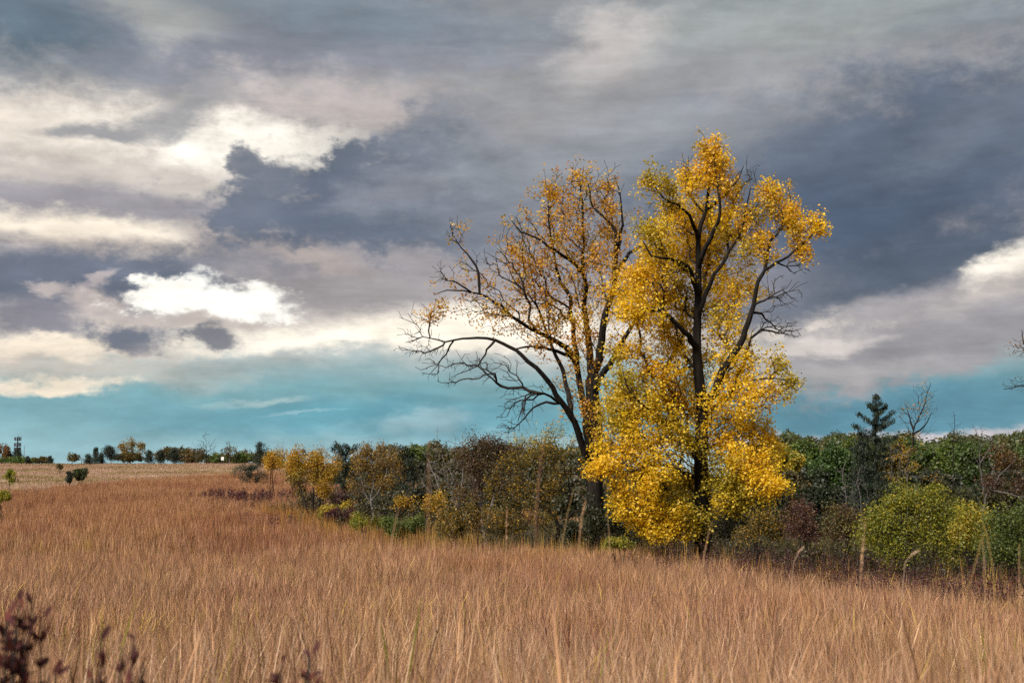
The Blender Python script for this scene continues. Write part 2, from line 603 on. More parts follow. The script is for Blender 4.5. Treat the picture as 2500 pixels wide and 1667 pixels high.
class Skel:
    """branch skeleton: traced limbs first, then twigs grown to reach every leaf cluster"""

    def __init__(self):
        self.P, self.par, self.len, self.fix, self.part, self.dir = [], [], [], [], [], []

    def path(self, pts, parent=-1, part=0, r0=None, r1=None):
        ids = []
        n = len(pts)
        for i, q in enumerate(pts):
            q = np.asarray(q, float)
            if parent >= 0:
                v = q - self.P[parent]
                L = np.linalg.norm(v)
                if L < 1e-4:
                    ids.append(parent)
                    continue
                d = v / L
                pl = self.len[parent] + L
            else:
                d, pl = np.array((0, 0, 1.0)), 0.0
            self.P.append(q)
            self.par.append(parent)
            self.len.append(pl)
            self.part.append(part)
            self.dir.append(d)
            if r0 is None:
                self.fix.append(0.0)
            else:
                u = i / max(1, n - 1)
                self.fix.append(r0 + (r1 - r0) * u ** 0.8)
            parent = len(self.P) - 1
            ids.append(parent)
        return ids

    def nearest(self, q, part=None):
        A = np.array(self.P)
        d = np.linalg.norm(A - q, axis=1)
        if part is not None:
            d = d + np.where(np.array(self.part) == part, 0, 1e6)
        return int(np.argmin(d))

    def grow(self, A, bf=0.25, step=0.3, turn=0.5, bow=0.12, jit=0.05, r=None):
        r = r or rng
        A = np.asarray(A, float)
        M = len(A)
        if not M:
            return
        P = np.array(self.P)
        D = np.array(self.dir)
        Ln = np.array(self.len)

        def cost(p, d, l):
            v = A[:, None, :] - p[None]
            L = np.linalg.norm(v, axis=2) + 1e-6
            c = (v * d[None]).sum(2) / L
            return L * (1 + turn * (1 - c)) + bf * l[None]

        best = np.full(M, 1e9)
        bi = np.zeros(M, int)
        for s in range(0, len(P), 400):
            c = cost(P[s:s + 400], D[s:s + 400], Ln[s:s + 400])
            k = c.argmin(1)
            v = c[np.arange(M), k]
            m = v < best
            best[m] = v[m]
            bi[m] = k[m] + s
        todo = np.ones(M, bool)
        for _ in range(M):
            k = int(np.argmin(np.where(todo, best, 1e12)))
            todo[k] = False
            i = int(bi[k])
            p0, p1, d0 = self.P[i], A[k], self.dir[i]
            v = p1 - p0
            L = np.linalg.norm(v)
            n = max(1, int(round(L / step)))
            mid = p0 + v * 0.45 + d0 * L * 0.12 + np.array((0, 0, 1)) * L * bow + r.normal(0, jit, 3) * L
            u = (np.arange(1, n + 1) / n)[:, None]
            pts = p0 * (1 - u) ** 2 + 2 * mid * u * (1 - u) + p1 * u * u
            if n > 1:
                pts[:-1] += r.normal(0, jit * 0.25, (n - 1, 3))
            s = len(self.P)
            self.path(pts, i, 9)
            c = cost(np.array(self.P[s:]), np.array(self.dir[s:]), np.array(self.len[s:]))
            kk = c.argmin(1)
            vv = c[np.arange(M), kk]
            m = vv < best
            best[m] = vv[m]
            bi[m] = kk[m] + s

    def radii(self, tip=0.006, e=2.3):
        n = len(self.P)
        acc = np.zeros(n)
        ch = np.zeros(n, int)
        for i in range(n - 1, -1, -1):
            if ch[i] == 0:
                acc[i] = tip ** e
            p = self.par[i]
            if p >= 0:
                acc[p] += acc[i]
                ch[p] += 1
        rad = acc ** (1 / e)
        fx = np.array(self.fix)
        return np.where(fx > 0, fx, rad), ch

    def tubes(self, parts, rad, kmin=3, kbig=9, big=0.05, cap_r=None):
        """one Tubes for the given parts"""
        n = len(self.P)
        kids = [[] for _ in range(n)]
        for i in range(n):
            if self.par[i] >= 0:
                kids[self.par[i]].append(i)
        main = [-1] * n
        for i in range(n):
            c = [k for k in kids[i] if self.part[k] == self.part[i]]
            if c:
                main[i] = max(c, key=lambda k: rad[k])
        T = Tubes()
        for i in range(n):
            if self.part[i] not in parts:
                continue
            p = self.par[i]
            if p >= 0 and self.part[p] == self.part[i] and main[p] == i:
                continue
            ch = [i]
            while main[ch[-1]] >= 0:
                ch.append(main[ch[-1]])
            pts = [self.P[k] for k in ch]
            rr = [rad[k] for k in ch]
            if p >= 0:
                pts = [self.P[p]] + pts
                rr = [min(rr[0] * 1.15, rad[p])] + rr
            if len(pts) < 2:
                continue
            mx = max(rr)
            T.add(pts, rr, kbig if mx > big else (5 if mx > 0.03 else kmin))
        return T


def leaf_mesh(name, C, Cc, size, mat, origin, up_bias=0.5, aspect=0.9, fold=0.16, jitter=0.3, r=None, droop=0.0, axis=None):
    """C: leaf positions, Cc: leaf colours; folded kite-shaped blades"""
    r = r or rng
    n = len(C)
    s = size * r.uniform(1 - jitter, 1 + jitter, n)[:, None]
    N = r.normal(0, 1, (n, 3))
    N /= np.linalg.norm(N, axis=1, keepdims=True)
    N[:, 2] += up_bias
    N /= np.linalg.norm(N, axis=1, keepdims=True)
    X = r.normal(0, 1, (n, 3)) if axis is None else axis + r.normal(0, 0.35, (n, 3))
    X[:, 2] -= droop
    X -= N * (X * N).sum(1, keepdims=True)
    X /= np.maximum(np.linalg.norm(X, axis=1, keepdims=True), 1e-6)
    Y = np.cross(N, X)
    w = aspect * 0.5
    v0 = C - X * s * 0.5
    v2 = C + X * s * 0.5
    v1 = C - X * s * 0.08 + Y * s * w + N * s * fold
    v3 = C - X * s * 0.08 - Y * s * w + N * s * fold
    V = np.stack((v0, v1, v2, v3), 1).reshape(-1, 3) - np.asarray(origin)
    b = (np.arange(n) * 4)[:, None]
    F = np.concatenate((b + np.array([[0, 2, 1]]), b + np.array([[0, 3, 2]])), 1)
    cols = np.repeat(Cc, 4, axis=0)
    return mesh_from(name, V, F.ravel(), np.full(2 * n, 3), mat, cols)


def pick_colors(n, palette, r, jit=0.16):
    w = np.array([p[1] for p in palette], float)
    c = np.array([p[0] for p in palette], float)
    k = r.choice(len(palette), n, p=w / w.sum())
    return c[k] * (1 + r.normal(0, jit, (n, 1))).clip(0.45, 1.7)


def foliage(att, per, spread, palette, r, pal_leaf=None, flat=1.0, tones=None):
    """leaf positions and colours round cluster points; colour drifts cluster by cluster"""
    n = len(att)
    cc = pick_colors(n, palette, r, 0.12) if tones is None else tones
    cnt = np.maximum(1, r.poisson(per * r.lognormal(-0.1, 0.5, n)))
    idx = np.repeat(np.arange(n), cnt)
    off = r.normal(0, 1, (len(idx), 3))
    off *= np.minimum(1, 1.7 / np.linalg.norm(off, axis=1, keepdims=True)) * spread
    off[:, 2] *= flat
    C = att[idx] + off
    c = cc[idx] * (1 + r.normal(0, 0.13, (len(idx), 1))).clip(0.5, 1.6)
    if pal_leaf:
        m = r.random(len(idx)) < 0.28
        c[m] = pick_colors(int(m.sum()), pal_leaf, r, 0.2)
    return C, np.clip(c, 0.004, 0.95)


def lobes_to_points(lobes, Y, r, depth=1.0, ragged=0.3, lumps=False):
    """lobes: (px, py, rx, ry, clusters[, depth shift in m]) -> points in 3D ellipsoids of that outline"""
    out = []
    for L in lobes:
        px, py, rx, ry, n = L[:5]
        dy = L[5] if len(L) > 5 else 0.0
        c = at(px, py, Y + dy)
        k = (Y + dy) / F_PX
        v = r.normal(0, 1, (n, 3))
        v /= np.linalg.norm(v, axis=1, keepdims=True)
        ph = r.uniform(0, 6.28, 6)
        bump = np.sin(v[:, 0] * 4.1 + ph[0]) * np.sin(v[:, 2] * 3.7 + ph[1]) + 0.7 * np.sin(v[:, 0] * 8.3 + v[:, 2] * 6.9 + ph[2]) * np.sin(v[:, 1] * 6.1 + ph[3])
        v *= (r.random((n, 1)) ** 0.45) * (1 + ragged * bump[:, None])
        st_ = (r.random(n) < 0.12) & (v[:, 2] > -0.2)
        v[st_] *= r.uniform(1.1, 1.4, (int(st_.sum()), 1))
        if lumps and n >= 12:
            m_ = max(4, n // 7)
            ce = r.normal(0, 1, (m_, 3))
            ce /= np.linalg.norm(ce, axis=1, keepdims=True)
            ce *= r.random((m_, 1)) ** 0.4 * 0.82
            sz = r.uniform(0.2, 0.42, m_)
            wh = r.integers(0, m_, n)
            lm = r.random(n) < (0.6 if lumps is True else lumps)
            v = np.where(lm[:, None], ce[wh] + v * sz[wh][:, None], v)
            sh = r.random(n) < 0.13                     # leggy shoots above the mass
            v[sh] = ce[wh][sh] * 1.05 + np.column_stack((r.normal(0, .12, n), r.normal(0, .12, n), r.uniform(.25, .6, n)))[sh]
        v *= np.array((rx * k, 0.5 * (rx + ry) * k * depth, ry * k))
        out.append(c + v)
    return np.vstack(out)


G = lambda *c: lin(c)
# real leaf colours
YEL = [((0.704, 0.4136, 0.0158), 4), ((0.7568, 0.484, 0.022), 4), ((0.616, 0.396, 0.022), 2), ((0.6864, 0.3168, 0.0123), 1.5), ((0.3872, 0.3256, 0.0264), 1.2)]
ORG = [((0.5491, 0.2703, 0.0119), 4), ((0.6137, 0.3334, 0.0119), 4), ((0.4522, 0.1892, 0.0127), 2), ((0.5007, 0.3334, 0.017), 1)]
YGR = [((0.32, 0.264, 0.0176), 3), ((0.48, 0.336, 0.0176), 3), ((0.216, 0.216, 0.02), 2)]
LIME = [((0.2517, 0.264, 0.0158), 4), ((0.3661, 0.3274, 0.0158), 3), ((0.1487, 0.1795, 0.0141), 3), ((0.4805, 0.3485, 0.0176), 1)]
GRN = [((0.0771, 0.131, 0.0167), 4), ((0.1128, 0.1652, 0.0209), 3), ((0.1663, 0.1766, 0.0209), 2), ((0.0416, 0.074, 0.0135), 2)]
OLV = [((0.0867, 0.0697, 0.0119), 4), ((0.1228, 0.0906, 0.0119), 3), ((0.065, 0.0523, 0.0107), 2), ((0.1878, 0.1115, 0.0107), 1)]
CED = [((0.0126, 0.0234, 0.0108), 4), ((0.018, 0.0324, 0.0126), 3), ((0.009, 0.0162, 0.009), 3), ((0.027, 0.0315, 0.0108), 1)]
RUST = [((0.1011, 0.0408, 0.015), 3), ((0.0723, 0.0306, 0.017), 3), ((0.13, 0.068, 0.0136), 2), ((0.0506, 0.0306, 0.0136), 2)]
BURG = [((0.085, 0.016, 0.018), 4), ((0.055, 0.013, 0.016), 3), ((0.12, 0.025, 0.02), 2)]
GOLD = [((0.4836, 0.2808, 0.0094), 4), ((0.39, 0.2418, 0.0117), 3), ((0.2652, 0.1872, 0.0125), 2), ((0.4992, 0.2418, 0.0094), 1)]
TANB = [((0.1445, 0.0906, 0.0297), 3), ((0.1084, 0.0697, 0.0238), 3), ((0.2023, 0.1185, 0.0297), 2), ((0.2601, 0.1533, 0.0238), 1)]


# ------------------------------------------------------------------ the two cottonwoods
def cottonwood(label, Y, trunk, limbs, leafy, bare, seed, pal_of, per, spread, size, tip, wide=1.12):
    r = np.random.default_rng(seed)
    S = Skel()

    def P(q):
        return at(q[0], q[1], Y + (q[2] if len(q) > 2 else 0.0))

    base = P(trunk['pts'][0])
    base[2] = gz(base[0], base[1]) - 0.15
    pts = [base] + [P(q) for q in trunk['pts'][1:]]
    S.path(spline(pts, 0.35), -1, 1, trunk['r'][0], trunk['r'][1])
    parts = {1: 'trunk'}
    nxt = 20
    for L in limbs:
        pts = [P(q) for q in L['pts']]
        root = S.nearest(pts[0])
        sp = spline([S.P[root]] + pts[1:], 0.3)
        sp[1:-1] += r.normal(0, 0.022, (max(0, len(sp) - 2), 3))
        S.path(sp[1:], root, nxt, L['r'][0], L['r'][1])
        parts[nxt] = 'limb'
        nxt += 1
    A = lobes_to_points([(l[0], l[1], l[2] * wide, l[3] * wide, int(l[4] * 1.25)) + tuple(l[5:]) for l in leafy], Y, r, 0.9, 0.22, True)
    Bp = lobes_to_points(bare, Y, r, 0.7) if bare else np.zeros((0, 3))
    S.grow(np.vstack((A, Bp)), bf=0.24, step=0.22, turn=0.8, bow=0.03, jit=0.06, r=r)
    rad, ch = S.radii(tip, 2.35)
    root = empty('cottonwood_tree', base, label, 'tree')
    for pid, nm in parts.items():
        T = S.tubes({pid}, rad, 5, 12, 0.06)
        if T.V:
            obj(nm, T.mesh(nm, M_BARK, base), root)
    T = S.tubes({9}, rad, 3, 7, 0.05)
    tag(obj('twig_work', T.mesh('twig_work', M_TWIG, base), root), kind='stuff')
    # leaves: along the outer twigs and round every cluster point
    C, cols = foliage(A, per, spread, None, r, tones=np.array([pal_of(q, r) for q in A]))
    tag(obj('crown', leaf_mesh('crown', C, np.clip(cols, .004, .9), size, M_LEAF, base, 0.95, 0.9, 0.14, 0.48, r, droop=0.5), root), kind='stuff')
    return root


def pal_pick(pal, r):
    w = np.array([p[1] for p in pal], float)
    return np.array(pal[r.choice(len(pal), p=w / w.sum())][0]) * (1 + r.normal(0, 0.1))


A_Y, B_Y = 43.0, 40.0
cottonwood(
    'half bare cottonwood with thinning orange leaves and long drooping bare limbs on its left', A_Y,
    {'pts': [(1456, 1340, 0), (1452, 1200, 0), (1455, 1080, 0), (1450, 1000, 0), (1446, 960, 0), (1444, 925, 0)], 'r': (0.36, 0.24)},
    [
        {'pts': [(1444, 930, 0), (1463, 876, -.2), (1473, 792, -.5), (1492, 730, -.6), (1501, 680, -.6), (1499, 640, -.4), (1502, 571, -.3), (1476, 530, -.1), (1455, 515, 0), (1441, 488, .1), (1436, 450, .2)], 'r': (0.17, 0.025)},
        {'pts': [(1501, 672, -.6), (1515, 645, -.9), (1550, 609, -1.3), (1575, 600, -1.6), (1600, 622, -2.0)], 'r': (0.09, 0.03)},
        {'pts': [(1500, 668, -.6), (1511, 603, -.2), (1518, 533, .2), (1514, 480, .5), (1500, 430, .7)], 'r': (0.08, 0.015)},
        {'pts': [(1444, 930, 0), (1442, 883, .4), (1435, 813, .7), (1426, 746, .9), (1431, 701, .8), (1422, 651, .6), (1425, 581, .3), (1422, 507, 0), (1416, 445, -.2)], 'r': (0.16, 0.018)},
        {'pts': [(1426, 676, .8), (1409, 651, .6), (1380, 626, .1), (1349, 609, -.3), (1304, 577, -.7), (1269, 565, -1.0), (1250, 540, -1.2)], 'r': (0.085, 0.015)},
        {'pts': [(1454, 1110, 0), (1435, 1075, .25), (1430, 1006, .5), (1418, 950, .9), (1410, 900, 1.1), (1407, 848, 1.3), (1396, 795, 1.5), (1389, 725, 1.4), (1368, 690, 1.2), (1358, 655, .9), (1349, 600, .7), (1340, 540, .5), (1338, 470, .4)], 'r': (0.17, 0.015)},
        {'pts': [(1412, 915, 1.0), (1400, 876, .8), (1351, 855, .1), (1298, 846, -.6), (1259, 852, -1.2)], 'r': (0.09, 0.03)},
        {'pts': [(1404, 880, 1.0), (1382, 848, .8), (1350, 830, .5), (1316, 813, .2), (1252, 774, -.4), (1210, 739, -.8), (1172, 715, -1.1), (1133, 711, -1.4), (1091, 708, -1.6), (1060, 720, -1.8)], 'r': (0.12, 0.012)},
        {'pts': [(1172, 714, -1.1), (1168, 669, -1.1), (1151, 631, -1.0), (1119, 596, -.8), (1102, 557, -.6)], 'r': (0.06, 0.010)},
        {'pts': [(1150, 711, -1.3), (1120, 690, -1.7), (1095, 685, -2.0), (1075, 660, -2.2)], 'r': (0.035, 0.008)},
        {'pts': [(1453, 1140, 0), (1421, 1085, -.5), (1396, 1016, -1.0), (1368, 981, -1.3), (1351, 946, -1.5), (1326, 915, -1.8), (1291, 883, -2.0), (1259, 855, -2.1), (1210, 831, -2.2), (1168, 825, -2.2), (1130, 825, -2.1), (1085, 833, -2.0), (1035, 824, -1.8), (990, 836, -1.6)], 'r': (0.16, 0.010)},
        {'pts': [(1210, 832, -2.2), (1182, 866, -2.6), (1165, 894, -2.9), (1137, 908, -3.1), (1100, 922, -3.2)], 'r': (0.045, 0.010)},
        {'pts': [(1105, 829, -2.0), (1088, 862, -1.6), (1070, 890, -1.2), (1050, 912, -1.0)], 'r': (0.035, 0.008)},
        {'pts': [(1379, 995, -1.2), (1344, 967, -1.6), (1312, 960, -2.0), (1284, 971, -2.3), (1272, 999, -2.5), (1264, 1030, -2.6)], 'r': (0.06, 0.012)},
        {'pts': [(1368, 983, -1.3), (1316, 985, -.8), (1291, 1009, -.5), (1270, 1034, -.3), (1240, 1058, -.1)], 'r': (0.055, 0.010)},
        {'pts': [(1396, 1005, -1.0), (1389, 975, -.4), (1382, 946, .1), (1368, 894, .6), (1351, 855, 1.0), (1330, 800, 1.4), (1310, 740, 1.7), (1300, 680, 1.8), (1288, 620, 1.8), (1270, 560, 1.7)], 'r': (0.11, 0.012)},
        {'pts': [(1446, 955, 0), (1470, 915, -.6), (1498, 876, -1.0), (1526, 827, -1.5), (1554, 767, -1.9), (1562, 720, -2.1), (1570, 680, -2.2)], 'r': (0.15, 0.04)},
        {'pts': [(1340, 768, 1.2), (1310, 745, .4), (1290, 720, 0), (1260, 690, -.3), (1235, 650, -.6), (1200, 625, -.8)], 'r': (0.05, 0.008)},
    ],
    [(1415, 520, 80, 105, 100, 0), (1345, 540, 70, 85, 70, .6), (1270, 590, 50, 70, 30, 0), (1330, 640, 90, 80, 110, .3), (1420, 640, 80, 90, 100, .2), (1490, 560, 55, 110, 80, .2),
     (1290, 700, 80, 60, 75, .2), (1360, 760, 90, 70, 90, .8), (1450, 760, 70, 90, 80, 0), (1260, 780, 90, 38, 46, -.5), (1180, 770, 60, 35, 20, -1), (1120, 745, 50, 22, 11, -1.4),
     (1060, 760, 50, 25, 15, -1.8), (1120, 600, 26, 55, 9, -.8), (1090, 690, 40, 25, 6, -1.7), (1200, 690, 55, 40, 16, -.5), (1330, 830, 70, 35, 36, 0), (1440, 870, 60, 60, 50, 0),
     (1400, 950, 50, 70, 36, 0), (1445, 1030, 28, 80, 30, -.5), (1345, 470, 26, 30, 14, .4), (1415, 440, 30, 26, 16, 0), (1490, 450, 20, 30, 12, .6), (1520, 700, 60, 80, 60, -.8)],
    [(1045, 850, 65, 30, 80, -1.7), (1010, 815, 45, 28, 46, -1.7), (990, 850, 30, 22, 20, -1.6), (1060, 905, 40, 30, 34, -1.2), (1130, 885, 70, 36, 70, -2.4), (1100, 930, 40, 20, 26, -3.0), (1190, 910, 50, 36, 46, -2.6), (1230, 900, 60, 40, 50, -2.2),
     (1265, 1000, 60, 45, 110, -1.6), (1240, 1045, 34, 26, 50, -.4), (1250, 950, 45, 30, 40, -2.0), (1330, 940, 40, 26, 20, -1.8), (1040, 770, 60, 30, 30, -1.8),
     (1210, 640, 55, 42, 60, -.8), (1265, 560, 34, 60, 46, -.8), (1110, 565, 30, 40, 40, -.7), (1140, 640, 40, 40, 30, -1.0), (1080, 670, 30, 34, 34, -2.1), (1415, 450, 66, 50, 90, 0), (1340, 490, 40, 50, 44, .4), (1490, 460, 40, 60, 44, .4), (1230, 730, 80, 50, 90, -.6), (1400, 600, 120, 90, 120, .3), (1290, 600, 70, 80, 70, 0), (1160, 740, 70, 40, 50, -1.0), (1300, 690, 80, 60, 60, .2)],
    11, lambda q, r: pal_pick(ORG if r.random() < 0.75 else YEL, r), 14, 0.15, 0.080, 0.0085, 1.2)


def drift_tone(q, k, p):
    return 0.5 + 0.25 * (math.sin(q[0] * k + p) * math.sin(q[2] * k * 0.9 + 1.3 * p) + math.sin(q[1] * k * 1.1 + 2 * p) * math.sin((q[0] + q[2]) * k * 0.6 + p) + 0.6 * math.sin(q[0] * k * 2.3 + q[2] * k * 2.1 + p))


def pal_B(q, r):
    """golden yellow drifting to greener and to more orange boughs"""
    hz = (q[2] + 2) / 16.0
    g = drift_tone(q, 1.1, 0.7) + r.normal(0, 0.10) + (0.10 if hz < 0.3 or hz > 0.65 else 0)
    o = drift_tone(q, 0.9, 2.9) + r.normal(0, 0.10) + (0.04 if hz > 0.55 else -0.22)
    c = np.array((0.82, 0.55, 0.014))
    c = c + (np.array((0.77, 0.42, 0.010)) - c) * float(np.clip((o - 0.45) * 2.2, 0, 1))
    c = c + (np.array((0.36, 0.30, 0.018)) - c) * float(np.clip((g - 0.52) * 2.2, 0, 0.9))
    return c * (1 + r.normal(0, 0.06))


cottonwood(
    'tall cottonwood in full golden yellow leaf down to the grass, highest tree of all', B_Y,
    {'pts': [(1718, 1350, 0), (1716, 1240, 0), (1712, 1150, 0), (1712, 1060, 0), (1714, 1000, 0), (1706, 920, 0), (1701, 850, 0), (1703, 780, 0), (1705, 698, 0), (1705, 635, 0), (1705, 587, 0), (1711, 549, 0), (1724, 512, 0), (1730, 460, 0), (1738, 400, 0), (1750, 350, 0)], 'r': (0.36, 0.02)},
    [
        {'pts': [(1705, 660, 0), (1715, 619, -.4), (1743, 565, -.8), (1758, 517, -1.0), (1756, 480, -1.0), (1748, 418, -.8), (1740, 375, -.6)], 'r': (0.10, 0.015)},
        {'pts': [(1724, 514, 0), (1756, 485, -.5), (1780, 462, -.8), (1804, 434, -1.0), (1815, 405, -1.1)], 'r': (0.06, 0.012)},
        {'pts': [(1705, 590, 0), (1694, 555, -.4), (1683, 523, -.8), (1654, 501, -1.1), (1622, 485, -1.3), (1600, 460, -1.4), (1588, 430, -1.5)], 'r': (0.075, 0.012)},
        {'pts': [(1704, 720, 0), (1692, 683, -.4), (1680, 651, -.8), (1641, 635, -1.2), (1593, 625, -1.5), (1570, 590, -1.6)], 'r': (0.10, 0.02)},
        {'pts': [(1702, 860, 0), (1680, 820, -.6), (1657, 797, -1.0), (1622, 762, -1.4), (1590, 759, -1.6), (1550, 768, -1.8), (1514, 775, -1.9), (1490, 760, -2.0)], 'r': (0.12, 0.015)},
        {'pts': [(1704, 770, 0), (1721, 721, -.3), (1746, 673, -.5), (1778, 619, -.6), (1800, 582, -.6), (1813, 561, -.6), (1823, 498, -.4), (1832, 460, -.2)], 'r': (0.10, 0.015)},
        {'pts': [(1779, 617, -.6), (1776, 590, -.2), (1771, 560, .2), (1778, 520, .6)], 'r': (0.055, 0.015)},
        {'pts': [(1714, 1010, 0), (1735, 975, -.5), (1768, 900, -1.0), (1804, 845, -1.2), (1826, 787, -1.3), (1839, 743, -1.3), (1852, 692, -1.3), (1868, 660, -1.3), (1896, 644, -1.3), (1941, 612, -1.3), (1976, 580, -1.2), (2008, 545, -1.1)], 'r': (0.17, 0.014)},
        {'pts': [(1866, 663, -1.3), (1877, 603, -1.0), (1894, 575, -.8), (1912, 549, -.6), (1928, 520, -.4), (1930, 480, -.3)], 'r': (0.07, 0.012)},
        {'pts': [(1838, 746, -1.3), (1865, 732, -1.6), (1896, 724, -1.9), (1925, 708, -2.1), (1945, 690, -2.2)], 'r': (0.04, 0.008)},
        {'pts': [(1832, 768, -1.3), (1862, 770, -1.0), (1885, 790, -.8), (1910, 812, -.7), (1950, 822, -.6)], 'r': (0.045, 0.008)},
        {'pts': [(1896, 645, -1.3), (1920, 650, -1.0), (1940, 668, -.8), (1962, 655, -.7)], 'r': (0.03, 0.008)},
        {'pts': [(1715, 1130, 0), (1675, 1070, .8), (1635, 1005, 1.2), (1617, 940, 1.5), (1632, 885, 1.7), (1655, 850, 1.8), (1668, 800, 1.9), (1660, 740, 2.0), (1640, 680, 2.0)], 'r': (0.17, 0.03)},
        {'pts': [(1705, 905, 0), (1690, 895, .3), (1665, 900, .6), (1645, 925, .9), (1640, 960, 1.0)], 'r': (0.05, 0.015)},
        {'pts': [(1712, 1030, 0), (1760, 975, -.8), (1800, 945, -1.3), (1850, 925, -1.7), (1900, 925, -2.0), (1938, 935, -2.2)], 'r': (0.08, 0.010)},
        {'pts': [(1713, 1100, 0), (1770, 1075, .5), (1820, 1040, 1.0), (1860, 1000, 1.3)], 'r': (0.07, 0.012)},
        {'pts': [(1716, 1230, 0), (1760, 1215, -.6), (1810, 1190, -1.2), (1860, 1190, -1.6), (1900, 1200, -1.8)], 'r': (0.07, 0.010)},
        {'pts': [(1714, 1180, 0), (1660, 1150, -1.0), (1600, 1130, -1.8), (1540, 1150, -2.3), (1490, 1150, -2.6)], 'r': (0.08, 0.010)},
        {'pts': [(1716, 1250, 0), (1670, 1235, -1.2), (1620, 1240, -2.0), (1570, 1250, -2.4)], 'r': (0.06, 0.010)},
        {'pts': [(1713, 1080, 0), (1650, 1050, -.8), (1590, 1000, -1.4), (1540, 960, -1.8), (1520, 900, -2.0)], 'r': (0.09, 0.012)},
    ],
    [(1742, 385, 48, 50, 70, -.3), (1700, 445, 62, 55, 75, -.2), (1765, 450, 45, 45, 50, -.5), (1592, 445, 34, 34, 34, -1.4), (1635, 490, 40, 30, 28, -1.0), (1590, 575, 55, 50, 65, -1.3),
     (1700, 530, 85, 60, 95, .8), (1790, 540, 50, 55, 55, -.4), (1890, 490, 55, 55, 75, -.6), (1935, 555, 50, 45, 55, -.8), (1992, 555, 24, 30, 24, -1.1), (1960, 605, 30, 35, 28, -1.2),
     (1850, 620, 45, 45, 48, -1.0), (1700, 620, 95, 50, 85, 1.1), (1610, 660, 85, 50, 90, -.6), (1540, 700, 65, 50, 75, -1.4), (1630, 730, 90, 50, 110, .3), (1775, 720, 70, 60, 95, .5),
     (1560, 770, 85, 38, 80, -1.4), (1760, 800, 55, 50, 55, -.2), (1640, 830, 65, 50, 60, .4), (1540, 850, 50, 50, 45, -1.2), (1590, 910, 80, 50, 80, -.6), (1520, 960, 55, 55, 65, -1.4), (1800, 880, 50, 60, 60, -.8),
     (1560, 1010, 85, 55, 120, -1.4), (1655, 980, 60, 55, 75, .2), (1790, 970, 75, 60, 100, -.8), (1870, 960, 55, 55, 65, -1.4), (1930, 940, 28, 30, 20, -2.1), (1895, 890, 25, 35, 16, -1.7),
     (1525, 1080, 70, 45, 90, -1.8), (1620, 1080, 90, 55, 120, -1.4), (1780, 1070, 80, 60, 120, -.2), (1850, 1080, 60, 60, 75, 0), (1475, 1140, 55, 32, 46, -2.3), (1570, 1160, 85, 45, 100, -2.0),
     (1670, 1170, 60, 50, 65, .4), (1800, 1150, 75, 50, 90, -1.0), (1880, 1190, 45, 32, 45, -1.6), (1550, 1230, 65, 40, 65, -2.0), (1630, 1245, 75, 45, 95, -1.6), (1780, 1225, 65, 35, 60, -1.0), (1620, 1300, 55, 30, 40, -1.8),
     (1660, 650, 110, 70, 80, 1.6), (1770, 640, 80, 80, 70, 1.4), (1650, 780, 120, 60, 80, 1.4), (1720, 900, 110, 70, 80, 1.5), (1600, 980, 110, 70, 80, 1.0), (1720, 1060, 130, 80, 90, 1.4), (1650, 560, 70, 60, 50, .8), (1840, 560, 50, 60, 40, .2), (1520, 1020, 70, 70, 60, -.4), (1700, 1200, 130, 60, 80, 1.0),
     (1530, 1130, 90, 60, 60, -1.6), (1580, 1270, 70, 40, 50, -1.8), (1680, 1290, 60, 34, 36, -1.6), (1770, 1170, 90, 50, 70, -1.0), (1850, 1150, 70, 60, 60, -.8), (1830, 1220, 60, 34, 34, -1.2)],
    [(1910, 715, 55, 50, 90, -1.7), (1920, 800, 55, 34, 80, -.9), (1870, 790, 40, 40, 40, -1.0), (1830, 430, 30, 50, 50, -.4), (1950, 640, 34, 36, 40, -.9), (1680, 400, 26, 50, 24, -.3), (1620, 500, 40, 60, 30, -.8), (1600, 640, 80, 90, 40, -1), (1950, 540, 60, 50, 30, -1)],
    12, pal_B, 22, 0.165, 0.080, 0.009)


